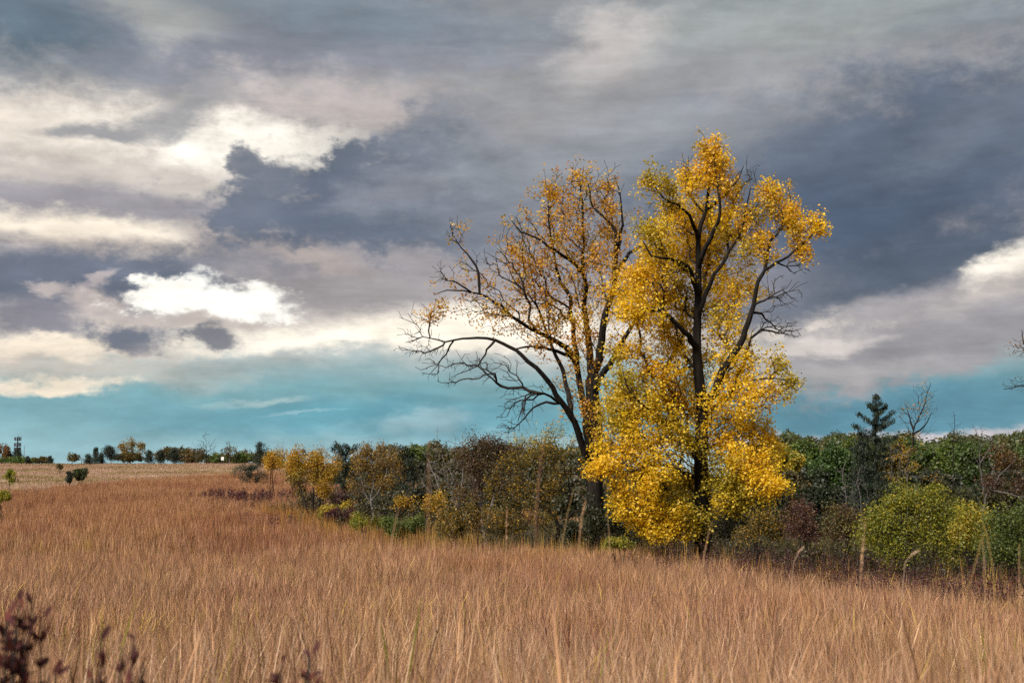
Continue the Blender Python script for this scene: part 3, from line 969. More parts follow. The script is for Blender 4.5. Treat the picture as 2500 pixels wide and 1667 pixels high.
# ------------------------------------------------------------------ shrubs and smaller trees
def plant(name, label, cat, base, Y, lobes, per=14, spread=0.16, size=0.07, pal=OLV, seed=1, stems=None, r0=0.05, twig=M_TWIG,
          tip=0.005, pal_leaf=None, leafy=True, mat=None, group=None, bf=0.25, depth=1.0, bare=None, nstem=1, up=0.45, aspect=0.6,
          crown='crown', bow=0.1, step=0.25, droop=0.1, flat=1.0):
    r = np.random.default_rng(seed + 1000)
    per, size = per * (2.1 if per > 5 else 1.5), size * 1.2
    b = at(base[0], base[1], Y)
    b[2] = gz(b[0], b[1]) - 0.05
    S = Skel()
    root = empty(name, b, label, cat, group)
    A = lobes_to_points(lobes, Y, r, depth, 0.35, 0.8)
    A = A[A[:, 2] > ground_z(A[:, 0], A[:, 1]) + 0.12]
    if stems:
        for i, s in enumerate(stems):
            pts = [at(q[0], q[1], Y + (q[2] if len(q) > 2 else 0)) for q in s['pts']]
            if i == 0 or s.get('ground'):
                pts[0] = b + (r.normal(0, 0.12, 3) * (1, 1, 0) if i else 0)
                par = -1
                sp = spline(pts, 0.25)
            else:
                par = S.nearest(pts[0])
                sp = spline([S.P[par]] + pts[1:], 0.25)[1:]
            sp[1:-1] += r.normal(0, 0.02, (max(0, len(sp) - 2), 3))
            S.path(sp, par, 1, s['r'][0], s['r'][1])
    else:
        c = A.mean(0)
        for k in range(nstem):
            q = A[r.integers(len(A))]
            top = b + (c - b) * 0.55 + (q - c) * (0.55 if nstem > 1 else 0.12)
            top[2] = b[2] + (c[2] - b[2]) * (0.75 if nstem > 1 else 0.9)
            st = b + (r.normal(0, 0.3, 3) * (1, 1, 0) if nstem > 1 else 0)
            mid = st + (top - st) * 0.45 + r.normal(0, 0.05, 3)
            S.path(spline([st, mid, top], 0.25), -1, 1, r0, r0 * 0.35)
    Bp = lobes_to_points(bare, Y, r, depth) if bare else np.zeros((0, 3))
    S.grow(np.vstack((A, Bp)), bf=bf, step=step, turn=0.5, bow=bow, jit=0.09, r=r)
    rad, ch = S.radii(tip, 2.35)
    nm = 'trunk' if cat == 'tree' else 'stem'
    T = S.tubes({1}, rad, 5, 8, 0.05)
    obj(nm, T.mesh(nm, twig if twig is not M_TWIG else M_BARK, b), root)
    T = S.tubes({9}, rad, 3, 6, 0.05)
    if T.V:
        tag(obj('twig_work', T.mesh('twig_work', twig, b), root), kind='stuff')
    if leafy and per > 0:
        C, c = foliage(A, per, spread, pal, r, pal_leaf, flat)
        zmin = np.array(ground_z(C[:, 0], C[:, 1])) + 0.04
        k = C[:, 2] > zmin
        tag(obj(crown, leaf_mesh(crown, C[k], c[k], size, mat or M_LEAF, b, up, aspect, 0.14, 0.35, r, droop=droop), root), kind='stuff')
    return root


def shrub(name, label, base, Y, lobes, seed, **kw):
    kw.setdefault('nstem', 6)
    kw.setdefault('crown', 'foliage')
    kw.setdefault('r0', 0.025)
    return plant(name, label, kw.pop('cat', 'shrub'), base, Y, lobes, seed=seed, **kw)


def conifer(name, label, base, Y, top, half, seed, n=9, low=0.1, pal=CED, rough=0.35, tiers=None, extra=None, group=None, size=0.10, per=10, taper=0.85, spread=0.13, boughs=None):
    """cedar: leader with ragged up-swept boughs, each a run of dark sprays; outline given by top and half-width in px"""
    r = np.random.default_rng(seed + 500)
    if Y < 150:
        per, size = per * 1.5, size * 1.3
    b = at(base[0], base[1], Y)
    b[2] = gz(b[0], b[1]) - 0.05
    tp = at(top[0], top[1], Y)
    H = tp[2] - b[2]
    W = half * Y / F_PX
    S = Skel()
    ids = S.path(spline([b, b + (tp - b) * 0.5 + r.normal(0, 0.04, 3) * (1, 1, 0), tp], 0.2), -1, 1, 0.02 + H * 0.013, 0.012)
    pts = []
    nb = tiers or int(9 + H * 5)
    for k in range(nb):
        u = low + (1 - low) * (k + r.random()) / nb
        a = k * 2.4 + r.normal(0, 0.4)
        L = W * ((1 - u) ** taper * 1.0 + 0.05) * (1 + r.normal(0, rough)) * (0.6 + 0.4 * min(1, (u + 0.05) / 0.2))
        L = max(L, 0.08)
        o = b + (tp - b) * u
        d = np.array((math.cos(a), math.sin(a), 0.25 + 0.5 * u + r.normal(0, 0.12)))
        d /= np.linalg.norm(d)
        m = max(2, int(1.5 * n * (0.4 + 0.6 * L / W)))
        for i in range(m):
            f = (0.2 + 0.8 * (i + r.random()) / m)
            pts.append(o + d * L * f + r.normal(0, 0.05 * L + 0.02, 3) * (1, 1, 0.6))
    pts = np.array(pts)
    for (x0, y0, x1, y1, dd) in boughs or ():
        p0, p1 = at(x0, y0, Y), at(x1, y1, Y + dd)
        q_ = r.random((26, 1)) ** 0.8
        pts = np.vstack((pts, p0 + (p1 - p0) * q_ + r.normal(0, 0.035, (26, 3)) + np.array((0, 0, 1)) * 0.12 * q_ ** 2))
    if extra:
        pts = np.vstack((pts, lobes_to_points(extra, Y, r, 0.6)))
    pts = pts[pts[:, 2] > b[2] + 0.1]
    S.grow(pts, bf=0.1, step=0.3, turn=0.4, bow=0.03, jit=0.06, r=r)
    rad, ch = S.radii(0.004, 2.4)
    root = empty(name, b, label, 'tree', group)
    obj('trunk', S.tubes({1}, rad, 5, 7, 0.05).mesh('trunk', M_BARK, b), root)
    T = S.tubes({9}, rad, 3, 5, 0.05)
    tag(obj('twig_work', T.mesh('twig_work', M_TWIG, b), root), kind='stuff')
    C, c = foliage(pts, per, spread, pal, r)
    ax = C - (b + (tp - b) * 0.3)
    ax /= np.linalg.norm(ax, axis=1, keepdims=True) + 1e-6
    tag(obj('crown', leaf_mesh('crown', C, c, size, M_NEEDLE, b, 0.3, 0.32, 0.1, 0.35, r, axis=ax + (0, 0, 0.4)), root), kind='stuff')
    return root


# ---- edge of the wood, from the far left end towards the right
conifer('cedar_tree', 'small sprawling dark cedar at the far end of the shrub line beside burgundy sumac', (612, 1168), 140, (608, 1142), 44, 1, n=10, taper=0.3, spread=0.2, size=0.14)
shrub('yellow_shrub', 'round golden shrub with bare lower stems behind the burgundy sumac patch', (668, 1178), 104, [(668, 1122, 34, 20, 46), (650, 1135, 22, 16, 20), (690, 1128, 20, 20, 22)], 2, pal=GOLD, per=18, spread=0.24, size=0.11, r0=0.04)
plant('gnarled_tree', 'small gnarled yellow tree with forked dark stems standing at the field edge', 'tree', (768, 1262), 70,
      [(735, 1125, 34, 24, 34), (775, 1120, 42, 28, 44), (810, 1140, 28, 26, 26), (750, 1150, 40, 20, 26), (790, 1175, 22, 18, 14), (800, 1195, 26, 14, 16), (715, 1135, 16, 18, 12)], per=20, spread=0.22, size=0.085, pal=GOLD, seed=3,
      stems=[{'pts': [(762, 1262), (748, 1240), (738, 1205, .2), (724, 1170, .3), (716, 1150, .3)], 'r': (0.09, 0.02)},
             {'pts': [(766, 1262), (765, 1210, -.2), (766, 1180, -.2), (774, 1150, -.3), (780, 1125, -.3)], 'r': (0.07, 0.015), 'ground': 1},
             {'pts': [(748, 1238), (760, 1222, -.1), (764, 1215, -.2)], 'r': (0.03, 0.02)},
             {'pts': [(785, 1240), (783, 1210, .2), (792, 1185, .3), (805, 1160, .4)], 'r': (0.06, 0.015), 'ground': 1},
             {'pts': [(736, 1205, .2), (722, 1190, .4), (716, 1175, .5)], 'r': (0.025, 0.01)}])
shrub('olive_shrub', 'olive and gold shrub filling the gap behind the gnarled yellow tree', (755, 1250), 82, [(740, 1170, 45, 34, 60), (785, 1165, 40, 36, 60), (715, 1160, 34, 26, 36), (760, 1200, 50, 20, 36)], 130, pal=OLV, pal_leaf=GOLD, per=13, spread=0.22, size=0.09, nstem=8)
shrub('dark_undergrowth_shrub', 'dark brown shrub low behind the forked stems of the gnarled yellow tree', (790, 1265), 74, [(790, 1215, 40, 24, 50), (750, 1225, 34, 18, 30), (825, 1225, 30, 24, 34)], 131, pal=[((0.05, 0.04, 0.014), 2), ((0.03, 0.028, 0.012), 2), ((0.12, 0.08, 0.018), 1)], per=14, spread=0.2, size=0.085, nstem=7)
shrub('gold_leaved_shrub', 'low gold shrub between the far golden shrub and the gnarled yellow tree', (712, 1200), 96, [(705, 1140, 26, 22, 36), (725, 1150, 22, 22, 26)], 132, pal=GOLD, pal_leaf=OLV, per=13, spread=0.24, size=0.1)
conifer('cedar_tree', 'dark cedar with spiky level boughs poking out above the gnarled yellow tree', (840, 1240), 78, (846, 1088), 56, 4, n=10, rough=0.4, taper=0.55, boughs=[(846, 1120, 806, 1096, -.3), (846, 1112, 818, 1086, .2), (846, 1135, 800, 1118, .3), (846, 1110, 872, 1092, 0)])
plant('brush_tree', 'dull gold and grey brushy tree with twiggy pointed top, left of the bare brush', 'tree', (908, 1300), 60,
      [(905, 1100, 40, 26, 50), (880, 1130, 34, 34, 50), (940, 1130, 36, 34, 54), (905, 1165, 55, 34, 70), (875, 1195, 30, 26, 26), (945, 1190, 36, 30, 36), (970, 1140, 22, 26, 22)], per=13, spread=0.17, size=0.07, pal=TANB, seed=5,
      pal_leaf=GOLD, bare=[(900, 1080, 34, 18, 40), (945, 1095, 36, 20, 34), (905, 1200, 40, 40, 30)], twig=M_TWIG_GREY,
      stems=[{'pts': [(908, 1300), (910, 1250), (906, 1210), (912, 1170), (905, 1130)], 'r': (0.11, 0.02)}, {'pts': [(910, 1240), (890, 1200, .3), (878, 1150, .5)], 'r': (0.05, 0.015)}, {'pts': [(908, 1225), (930, 1190, -.3), (945, 1150, -.4)], 'r': (0.05, 0.015)}])
conifer('cedar_tree', 'dark pointed cedar half hidden between the brushy gold tree and the bare brush', (985, 1285), 66, (985, 1095), 60, 6, n=11, taper=0.6, spread=0.2)
conifer('cedar_tree', 'broad blackish cedar deep behind the brushy gold tree', (930, 1270), 68, (935, 1150), 70, 61, n=12, taper=0.45, spread=0.22)
plant('oak_tree', 'rounded dark green tree beyond the hedge gap below the radio mast', 'tree', (1010, 1190), 130, [(1000, 1102, 22, 14, 34), (1030, 1112, 22, 18, 34), (1015, 1130, 34, 20, 40), (985, 1120, 16, 16, 20)], per=16, spread=0.35, size=0.2, pal=GRN, seed=7, r0=0.15)
plant('bare_brush_tree', 'leafless grey brush tree with fine upright twigs left of the left cottonwood', 'tree', (1100, 1310), 56,
      [(1075, 1180, 55, 50, 26), (1130, 1170, 60, 50, 26), (1100, 1230, 70, 40, 26)], per=7, spread=0.2, size=0.06, pal=OLV, seed=8, twig=M_TWIG_GREY,
      bare=[(1070, 1120, 50, 50, 90), (1130, 1085, 50, 50, 110), (1150, 1130, 50, 50, 80), (1095, 1170, 70, 50, 110), (1040, 1180, 34, 50, 40), (1110, 1230, 70, 40, 50)],
      stems=[{'pts': [(1100, 1310), (1095, 1260), (1080, 1210, .3), (1060, 1160, .5), (1045, 1120, .6)], 'r': (0.07, 0.015)}, {'pts': [(1105, 1310), (1115, 1240), (1130, 1170, -.3), (1132, 1110, -.4), (1128, 1060, -.5)], 'r': (0.07, 0.012), 'ground': 1},
             {'pts': [(1110, 1310), (1140, 1250, .3), (1155, 1190, .5), (1165, 1140, .6)], 'r': (0.06, 0.012), 'ground': 1}, {'pts': [(1098, 1270), (1060, 1220, -.5), (1030, 1170, -.8)], 'r': (0.04, 0.01)}], bow=0.14)
plant('rusty_tree', 'bushy olive and rust tree right behind the drooping bare limbs', 'tree', (1195, 1320), 51,
      [(1190, 1085, 55, 32, 70), (1150, 1120, 45, 34, 50), (1235, 1115, 50, 34, 60), (1190, 1160, 80, 40, 110), (1150, 1200, 50, 34, 50), (1240, 1195, 55, 40, 60)], per=14, spread=0.18, size=0.068, pal=RUST, pal_leaf=OLV, seed=9,
      bare=[(1190, 1070, 60, 26, 40), (1230, 1090, 55, 26, 30)], r0=0.09, nstem=3, twig=M_TWIG_GREY)
shrub('thicket_shrub', 'dense brown and gold thicket low in front of the rusty tree', (1180, 1335), 46, [(1120, 1260, 60, 45, 75), (1190, 1265, 70, 50, 90), (1250, 1280, 50, 45, 60), (1090, 1300, 40, 25, 30)], 10, pal=OLV, pal_leaf=GOLD, per=14, spread=0.15, size=0.065, nstem=9,
      bare=[(1180, 1240, 110, 50, 60)])
shrub('gold_leaved_shrub', 'small gold leaved shrub in the gap left of the bare brush', (1065, 1310), 51, [(1066, 1222, 26, 22, 30), (1050, 1245, 20, 18, 16), (1075, 1255, 22, 20, 18), (985, 1225, 30, 22, 22)], 11, pal=GOLD, per=14, spread=0.14, size=0.07)
shrub('burgundy_shrub', 'rounded dark burgundy shrub at the field edge by the gnarled yellow tree', (832, 1290), 62, [(830, 1258, 34, 18, 60), (815, 1262, 20, 14, 24), (850, 1264, 18, 14, 20)], 12, pal=BURG, per=22, spread=0.16, size=0.07, nstem=8)
shrub('red_leaved_shrub', 'dark red shrub tucked against the cedar above the burgundy shrub', (840, 1270), 68, [(840, 1215, 22, 22, 34)], 121, pal=[((0.09, 0.03, 0.02), 1), ((0.06, 0.02, 0.016), 1)], per=18, spread=0.2, size=0.08)
shrub('yellow_green_shrub', 'pale yellow green shrub between the burgundy shrub and the gnarled tree', (800, 1280), 65, [(805, 1242, 34, 10, 24), (850, 1240, 24, 10, 18), (788, 1250, 20, 14, 14)], 122, pal=YGR, per=14, spread=0.16, size=0.08)
shrub('green_shrub', 'low dull green shrub under the brushy gold tree', (890, 1305), 57, [(885, 1272, 30, 22, 46), (910, 1285, 22, 16, 24)], 13, pal=LIME, per=18, spread=0.15, size=0.065)
shrub('bright_green_shrub', 'low bright green shrub in front of the dark cedars, lowest of the hedge', (985, 1318), 50, [(950, 1286, 26, 18, 40), (985, 1288, 34, 18, 60), (1020, 1284, 22, 20, 34)], 14, pal=[((0.10, 0.14, 0.018), 3), ((0.14, 0.17, 0.018), 2), ((0.06, 0.085, 0.014), 2)], per=22, spread=0.13, size=0.06, nstem=8)
shrub('dark_undergrowth_shrub', 'blackish undergrowth shrub between the brushy gold tree and the bare brush', (960, 1305), 56, [(960, 1245, 60, 40, 70), (1030, 1265, 50, 40, 60), (900, 1240, 30, 34, 26)], 141, pal=[((0.05, 0.045, 0.015), 2), ((0.03, 0.03, 0.012), 2), ((0.16, 0.12, 0.02), 1)], per=13, spread=0.18, size=0.07, nstem=7)
plant('yellow_shrub_tree', 'gold leaved spreading shrub tree with dark crooked limbs left of the cottonwood trunks', 'tree', (1340, 1340), 46,
      [(1270, 1140, 50, 40, 60), (1320, 1110, 55, 36, 60), (1360, 1150, 45, 40, 46), (1280, 1200, 65, 40, 70), (1350, 1210, 60, 40, 50), (1240, 1240, 50, 40, 44), (1310, 1270, 70, 36, 50), (1220, 1170, 36, 40, 34)], per=7, spread=0.17, size=0.07, pal=OLV, pal_leaf=GOLD, seed=15,
      stems=[{'pts': [(1350, 1340), (1362, 1290), (1345, 1250, .2), (1310, 1225, .3), (1270, 1210, .3), (1235, 1195, .2)], 'r': (0.13, 0.02)}, {'pts': [(1362, 1285), (1400, 1250, -.3), (1440, 1240, -.5)], 'r': (0.07, 0.03)},
             {'pts': [(1345, 1250, .2), (1330, 1200, .5), (1310, 1150, .7), (1300, 1110, .8)], 'r': (0.06, 0.015)}, {'pts': [(1350, 1262), (1390, 1225, .4), (1385, 1170, .5), (1370, 1120, .6)], 'r': (0.05, 0.015)},
             {'pts': [(1310, 1226, .3), (1340, 1200, -.3), (1400, 1192, -.7)], 'r': (0.045, 0.012)}])
plant('pale_yellow_tree', 'airy pale yellow tree behind the two leaning trunks of the left cottonwood', 'tree', (1310, 1300), 54, [(1300, 1075, 55, 26, 50), (1350, 1060, 45, 26, 36), (1260, 1085, 34, 24, 26), (1320, 1110, 70, 26, 50), (1400, 1090, 40, 36, 34)], per=6, spread=0.2, size=0.07, pal=YGR, pal_leaf=OLV, seed=16, r0=0.08)
shrub('dark_evergreen_shrub', 'dark evergreen undergrowth shrub at the foot of the left cottonwood', (1450, 1345), 41.0, [(1440, 1270, 50, 50, 60), (1500, 1280, 55, 50, 70), (1560, 1300, 50, 34, 50), (1400, 1300, 36, 34, 34)], 17, pal=[((0.022, 0.03, 0.010), 3), ((0.04, 0.045, 0.012), 2), ((0.09, 0.08, 0.014), 1)], per=16, spread=0.16, size=0.07, nstem=8)
shrub('dark_evergreen_shrub', 'blackish undergrowth shrub behind the trunk of the tall golden cottonwood', (1800, 1340), 45, [(1790, 1275, 55, 45, 60), (1850, 1260, 55, 55, 80), (1740, 1300, 45, 34, 44), (1900, 1290, 34, 40, 34)], 18, pal=[((0.020, 0.024, 0.010), 3), ((0.03, 0.034, 0.012), 2), ((0.08, 0.06, 0.014), 1)], per=16, spread=0.17, size=0.07, nstem=8)
shrub('dark_evergreen_shrub', 'dark low shrub between the two cottonwood trunks behind the golden leaves', (1620, 1345), 46, [(1600, 1270, 60, 50, 60), (1680, 1270, 55, 55, 60), (1640, 1200, 60, 50, 40)], 181, pal=[((0.022, 0.026, 0.010), 3), ((0.04, 0.042, 0.012), 2), ((0.14, 0.10, 0.014), 1)], per=15, spread=0.18, size=0.075, nstem=8)
shrub('low_forb', 'low yellow green weedy shrub in the grass below the left cottonwood', (1505, 1352), 36.5, [(1490, 1326, 30, 12, 34), (1530, 1330, 28, 12, 30)], 19, pal=LIME, per=16, spread=0.08, size=0.045, pal_leaf=YGR, cat='plant')
# ---- right of the golden cottonwood
shrub('olive_shrub', 'olive and pale gold shrub just right of the golden cottonwood', (1852, 1352), 35, [(1850, 1285, 40, 36, 80), (1890, 1290, 30, 36, 50), (1825, 1310, 24, 24, 30)], 20, pal=OLV, pal_leaf=GOLD, per=12, spread=0.15, size=0.045, nstem=9, bare=[(1860, 1260, 50, 40, 40)])
shrub('maroon_shrub', 'maroon and rust shrub second right of the golden cottonwood', (1960, 1362), 33.5, [(1960, 1255, 36, 40, 80), (1935, 1290, 34, 40, 60), (1985, 1300, 34, 36, 60)], 21, pal=[((0.12, 0.04, 0.03), 3), ((0.085, 0.03, 0.026), 3), ((0.16, 0.09, 0.02), 2)], per=11, spread=0.15, size=0.045, nstem=9, bare=[(1960, 1240, 40, 40, 40)])
shrub('mixed_shrub', 'red tinged green shrub touching the left side of the big lime shrub', (2060, 1368), 32, [(2060, 1262, 40, 34, 80), (2035, 1300, 34, 36, 60), (2085, 1305, 36, 36, 60)], 22, pal=[((0.12, 0.045, 0.03), 3), ((0.10, 0.09, 0.02), 3), ((0.16, 0.13, 0.02), 2)], per=11, spread=0.15, size=0.045, nstem=9, bare=[(2060, 1240, 45, 40, 40)])
shrub('lime_shrub', 'largest shrub, broad and lime green, at the right end of the field', (2240, 1385), 30, [(2190, 1245, 55, 36, 120), (2260, 1230, 60, 36, 140), (2320, 1250, 45, 34, 90), (2170, 1300, 55, 40, 110), (2250, 1300, 70, 40, 150), (2330, 1310, 50, 40, 90), (2145, 1260, 34, 30, 50), (2385, 1285, 50, 44, 70), (2120, 1310, 38, 40, 50), (2400, 1330, 50, 34, 50), (2200, 1350, 70, 34, 70), (2310, 1355, 60, 30, 50), (2210, 1205, 30, 20, 20), (2290, 1200, 26, 16, 14)], 23, pal=LIME, per=11, spread=0.13, size=0.045, nstem=14, bare=[(2240, 1240, 150, 75, 160), (2180, 1300, 110, 60, 60)], pal_leaf=[((0.22, 0.21, 0.018), 1), ((0.13, 0.15, 0.016), 1)])
shrub('amber_shrub', 'small amber yellow shrub leaning on the right of the big lime shrub', (2370, 1392), 28.5, [(2365, 1265, 32, 26, 50), (2345, 1300, 30, 24, 40), (2395, 1280, 24, 30, 34)], 24, pal=YGR, pal_leaf=LIME, per=12, spread=0.15, size=0.045)
shrub('green_shrub', 'mid green shrub cut by the right border of the view', (2470, 1405), 27, [(2450, 1290, 40, 40, 80), (2490, 1280, 45, 45, 100), (2480, 1345, 50, 36, 90), (2420, 1330, 36, 40, 60), (2540, 1310, 40, 50, 50)], 25, pal=[((0.10, 0.14, 0.018), 3), ((0.07, 0.10, 0.015), 3), ((0.16, 0.18, 0.02), 2)], per=11, spread=0.15, size=0.045, nstem=9)
# ---- wood in the valley on the right
conifer('dead_spruce_tree', 'thin dying conifer pole with a drooping tip right of the golden cottonwood', (1882, 1290), 58, (1874, 1028), 16, 30, n=5, rough=0.5, pal=[((0.05, 0.04, 0.025), 2), ((0.03, 0.035, 0.018), 1)], per=3, low=0.4, spread=0.1)
VALLEY = [  # label, px, top y, Y, half width px, palette, seed, extra shapes
    ('olive crowned tree in the valley nearest the golden cottonwood', 1915, 1092, 80, 46, YGR, 31), ('mid green tree with pointed crown left of the big bright green tree', 1965, 1078, 92, 40, GRN, 32),
    ('largest bright green round tree in the valley left of the dark cedar', 2030, 1085, 78, 55, [((0.06, 0.12, 0.016), 3), ((0.085, 0.15, 0.02), 2), ((0.04, 0.08, 0.012), 2)], 33), ('brown olive tree low in front of the bright green valley tree', 1935, 1150, 66, 46, OLV, 34),
    ('deep green tree wedged between the bright green tree and the dark cedar', 2085, 1080, 95, 42, GRN, 35), ('yellow green tree showing just right of the dark cedar top', 2180, 1095, 88, 40, OLV, 36),
    ('green tree with flat crown behind the sparse orange tree', 2265, 1088, 98, 50, GRN, 37), ('small green tree below the bare sapling in the valley', 2320, 1085, 100, 40, GRN, 38),
    ('bright green feathery tree just right of the bare sapling', 2375, 1075, 85, 44, [((0.06, 0.11, 0.016), 3), ((0.09, 0.13, 0.02), 2)], 39), ('olive green tree in the valley near the right border', 2440, 1090, 92, 48, OLV, 40),
    ('mid green tree at the right border behind the leaning dead trunk', 2500, 1085, 96, 50, GRN, 41), ('dark green tree low in the valley behind the maroon shrub', 2010, 1180, 60, 50, [((0.03, 0.045, 0.012), 2), ((0.02, 0.03, 0.01), 2)], 42),
    ('blackish green tree low behind the big lime shrub', 2180, 1190, 52, 60, [((0.025, 0.035, 0.011), 2), ((0.04, 0.05, 0.012), 1)], 43), ('dark olive tree low behind the amber shrub', 2330, 1185, 50, 60, [((0.04, 0.045, 0.012), 2), ((0.07, 0.065, 0.015), 1)], 44),
    ('green brown tree behind the green shrub at the right border', 2455, 1180, 48, 60, [((0.06, 0.055, 0.015), 2), ((0.10, 0.08, 0.016), 1)], 45), ('dull green tree filling the gap right of the golden cottonwood foot', 1880, 1170, 62, 50, GRN, 46),
    ('far dull gold tree just above the maroon shrub crown', 1985, 1110, 125, 40, OLV, 47), ('far green tree between the cedar and the sparse orange tree', 2220, 1075, 130, 40, GRN, 48),
]
for lb, px, ty, Y, hw, pal, sd in VALLEY:
    rr = random.Random(sd)
    n = int(34 * (hw / 45.0) ** 1.5)
    hh = hw * rr.uniform(0.8, 1.05)
    lob = [(px + rr.uniform(-.15, .15) * hw, ty + hh * 0.55, hw * .6, hh * .55, n), (px - hw * .45, ty + hh * rr.uniform(.8, 1.1), hw * .5, hh * .5, n), (px + hw * .45, ty + hh * rr.uniform(.8, 1.1), hw * .5, hh * .5, n),
           (px, ty + hh * 1.6, hw * .8, hh * .7, int(n * 1.4)), (px + rr.uniform(-.4, .4) * hw, ty + hh * 2.3, hw * .8, hh * .6, n)]
    plant('deciduous_tree', lb, 'tree', (px, ty + hh * 3), Y, lob, per=15, spread=0.0032 * Y, size=0.0019 * Y, pal=pal, seed=sd, r0=0.14, group='trees in the wooded valley', aspect=0.75)
conifer('cedar_tree', 'tall dark cedar with ragged side boughs standing over the valley wood', (2140, 1290), 58, (2138, 966), 48, 50, n=11, rough=0.35, low=0.05, taper=0.8, tiers=46, per=10, spread=0.08, size=0.09,
        boughs=[(2140, 1040, 2092, 1012, -.4), (2138, 1060, 2080, 1042, .2), (2140, 1075, 2095, 1062, .5), (2140, 1010, 2165, 996, .2), (2142, 1050, 2185, 1030, -.3), (2142, 1035, 2180, 1012, .4), (2140, 1090, 2190, 1070, .1), (2138, 1000, 2118, 990, .1), (2140, 1110, 2075, 1100, 0), (2142, 1120, 2200, 1105, .3)])
conifer('cedar_tree', 'lower dark cedar standing left against the tall ragged cedar', (2105, 1290), 60, (2105, 1075), 50, 51, n=10, taper=0.6, per=13, spread=0.18)
plant('sparse_orange_tree', 'nearly leafless tree with a few orange leaves beside the tall ragged cedar', 'tree', (2205, 1280), 54,
      [(2260, 980, 30, 45, 22), (2225, 1000, 40, 30, 16), (2210, 1080, 40, 24, 20), (2190, 1110, 30, 24, 16), (2250, 1080, 30, 40, 12)], per=1.6, spread=0.12, size=0.075, pal=ORG, seed=52, bare=[(2255, 985, 38, 55, 150), (2215, 1010, 42, 38, 100), (2255, 1070, 45, 45, 70), (2200, 1090, 45, 45, 70)],
      stems=[{'pts': [(2205, 1280), (2212, 1200), (2216, 1130), (2228, 1085), (2230, 1050), (2248, 1010), (2262, 970), (2272, 935)], 'r': (0.12, 0.012)}, {'pts': [(2230, 1052), (2222, 1020, .4), (2210, 990, .6)], 'r': (0.05, 0.01)},
             {'pts': [(2228, 1060), (2255, 1040, -.4), (2275, 1005, -.6)], 'r': (0.05, 0.01)}, {'pts': [(2216, 1130), (2198, 1090, .4), (2188, 1060, .6)], 'r': (0.05, 0.012)}], bow=0.14)
plant('orange_leaved_tree', 'small tree with patchy orange leaves at the foot of the sparse tree', 'tree', (2210, 1290), 50, [(2200, 1115, 36, 18, 18), (2240, 1145, 34, 14, 14), (2180, 1160, 26, 14, 10), (2275, 1170, 30, 12, 10)], per=5.1, spread=0.14, size=0.06, pal=GOLD, pal_leaf=GOLD, seed=53, r0=0.06, bare=[(2220, 1130, 70, 50, 60)], twig=M_TWIG_GREY)
plant('bare_sapling', 'thin leafless sapling poking up right of the sparse orange tree', 'tree', (2330, 1260), 58, [(2330, 1040, 14, 26, 5)], leafy=False, seed=54, bare=[(2330, 1040, 22, 34, 26), (2322, 1075, 36, 22, 22)], stems=[{'pts': [(2330, 1260), (2328, 1140), (2326, 1080), (2330, 1040), (2328, 1005)], 'r': (0.06, 0.010)}], bow=0.12)
plant('bare_tree', 'leafless grey tree with spreading twigs near the right border above the amber shrub', 'tree', (2395, 1270), 52, [(2390, 1090, 40, 36, 8)], leafy=False, seed=55, twig=M_TWIG_PALE, bare=[(2385, 1065, 34, 34, 46), (2420, 1090, 40, 34, 50), (2390, 1130, 50, 40, 50)], stems=[{'pts': [(2395, 1270), (2398, 1190), (2392, 1130), (2394, 1090), (2382, 1050)], 'r': (0.08, 0.012)}, {'pts': [(2392, 1132), (2415, 1100, -.3), (2428, 1070, -.4)], 'r': (0.04, 0.01)}], bow=0.12)
plant('leaning_dead_tree', 'pale leaning dead trunk with brown leaf remnants near the right border', 'tree', (2400, 1290), 42, [(2460, 1130, 50, 40, 40), (2490, 1180, 45, 40, 40), (2420, 1170, 45, 30, 26)], per=9, spread=0.16, size=0.07, pal=RUST, seed=56, twig=M_TWIG_PALE,
      bare=[(2460, 1150, 60, 50, 60), (2490, 1210, 50, 30, 40)], stems=[{'pts': [(2395, 1295), (2405, 1220), (2425, 1190, .1), (2433, 1160, .2), (2418, 1135, .3), (2414, 1118, .3)], 'r': (0.085, 0.025)}, {'pts': [(2425, 1190), (2450, 1150, -.3), (2480, 1120, -.5)], 'r': (0.05, 0.012)}, {'pts': [(2420, 1200), (2460, 1205, -.4), (2505, 1215, -.7)], 'r': (0.05, 0.012)}])
for lb, px, ty, sd in (('thin grey dead sapling in the dark below the bright green valley tree', 2062, 1125, 57), ('forked grey dead sapling just left of the dark cedar trunk', 2098, 1140, 58)):
    plant('dead_sapling', lb, 'tree', (px, 1290), 50, [(px, ty + 30, 20, 26, 5)], leafy=False, seed=sd, twig=M_TWIG_GREY, bare=[(px, ty + 40, 34, 40, 40), (px, ty + 85, 36, 30, 24)], stems=[{'pts': [(px, 1290), (px + 4, ty + 90), (px - 6, ty + 40), (px + 3, ty)], 'r': (0.05, 0.01)}], bow=0.12, group='dead saplings in the valley')
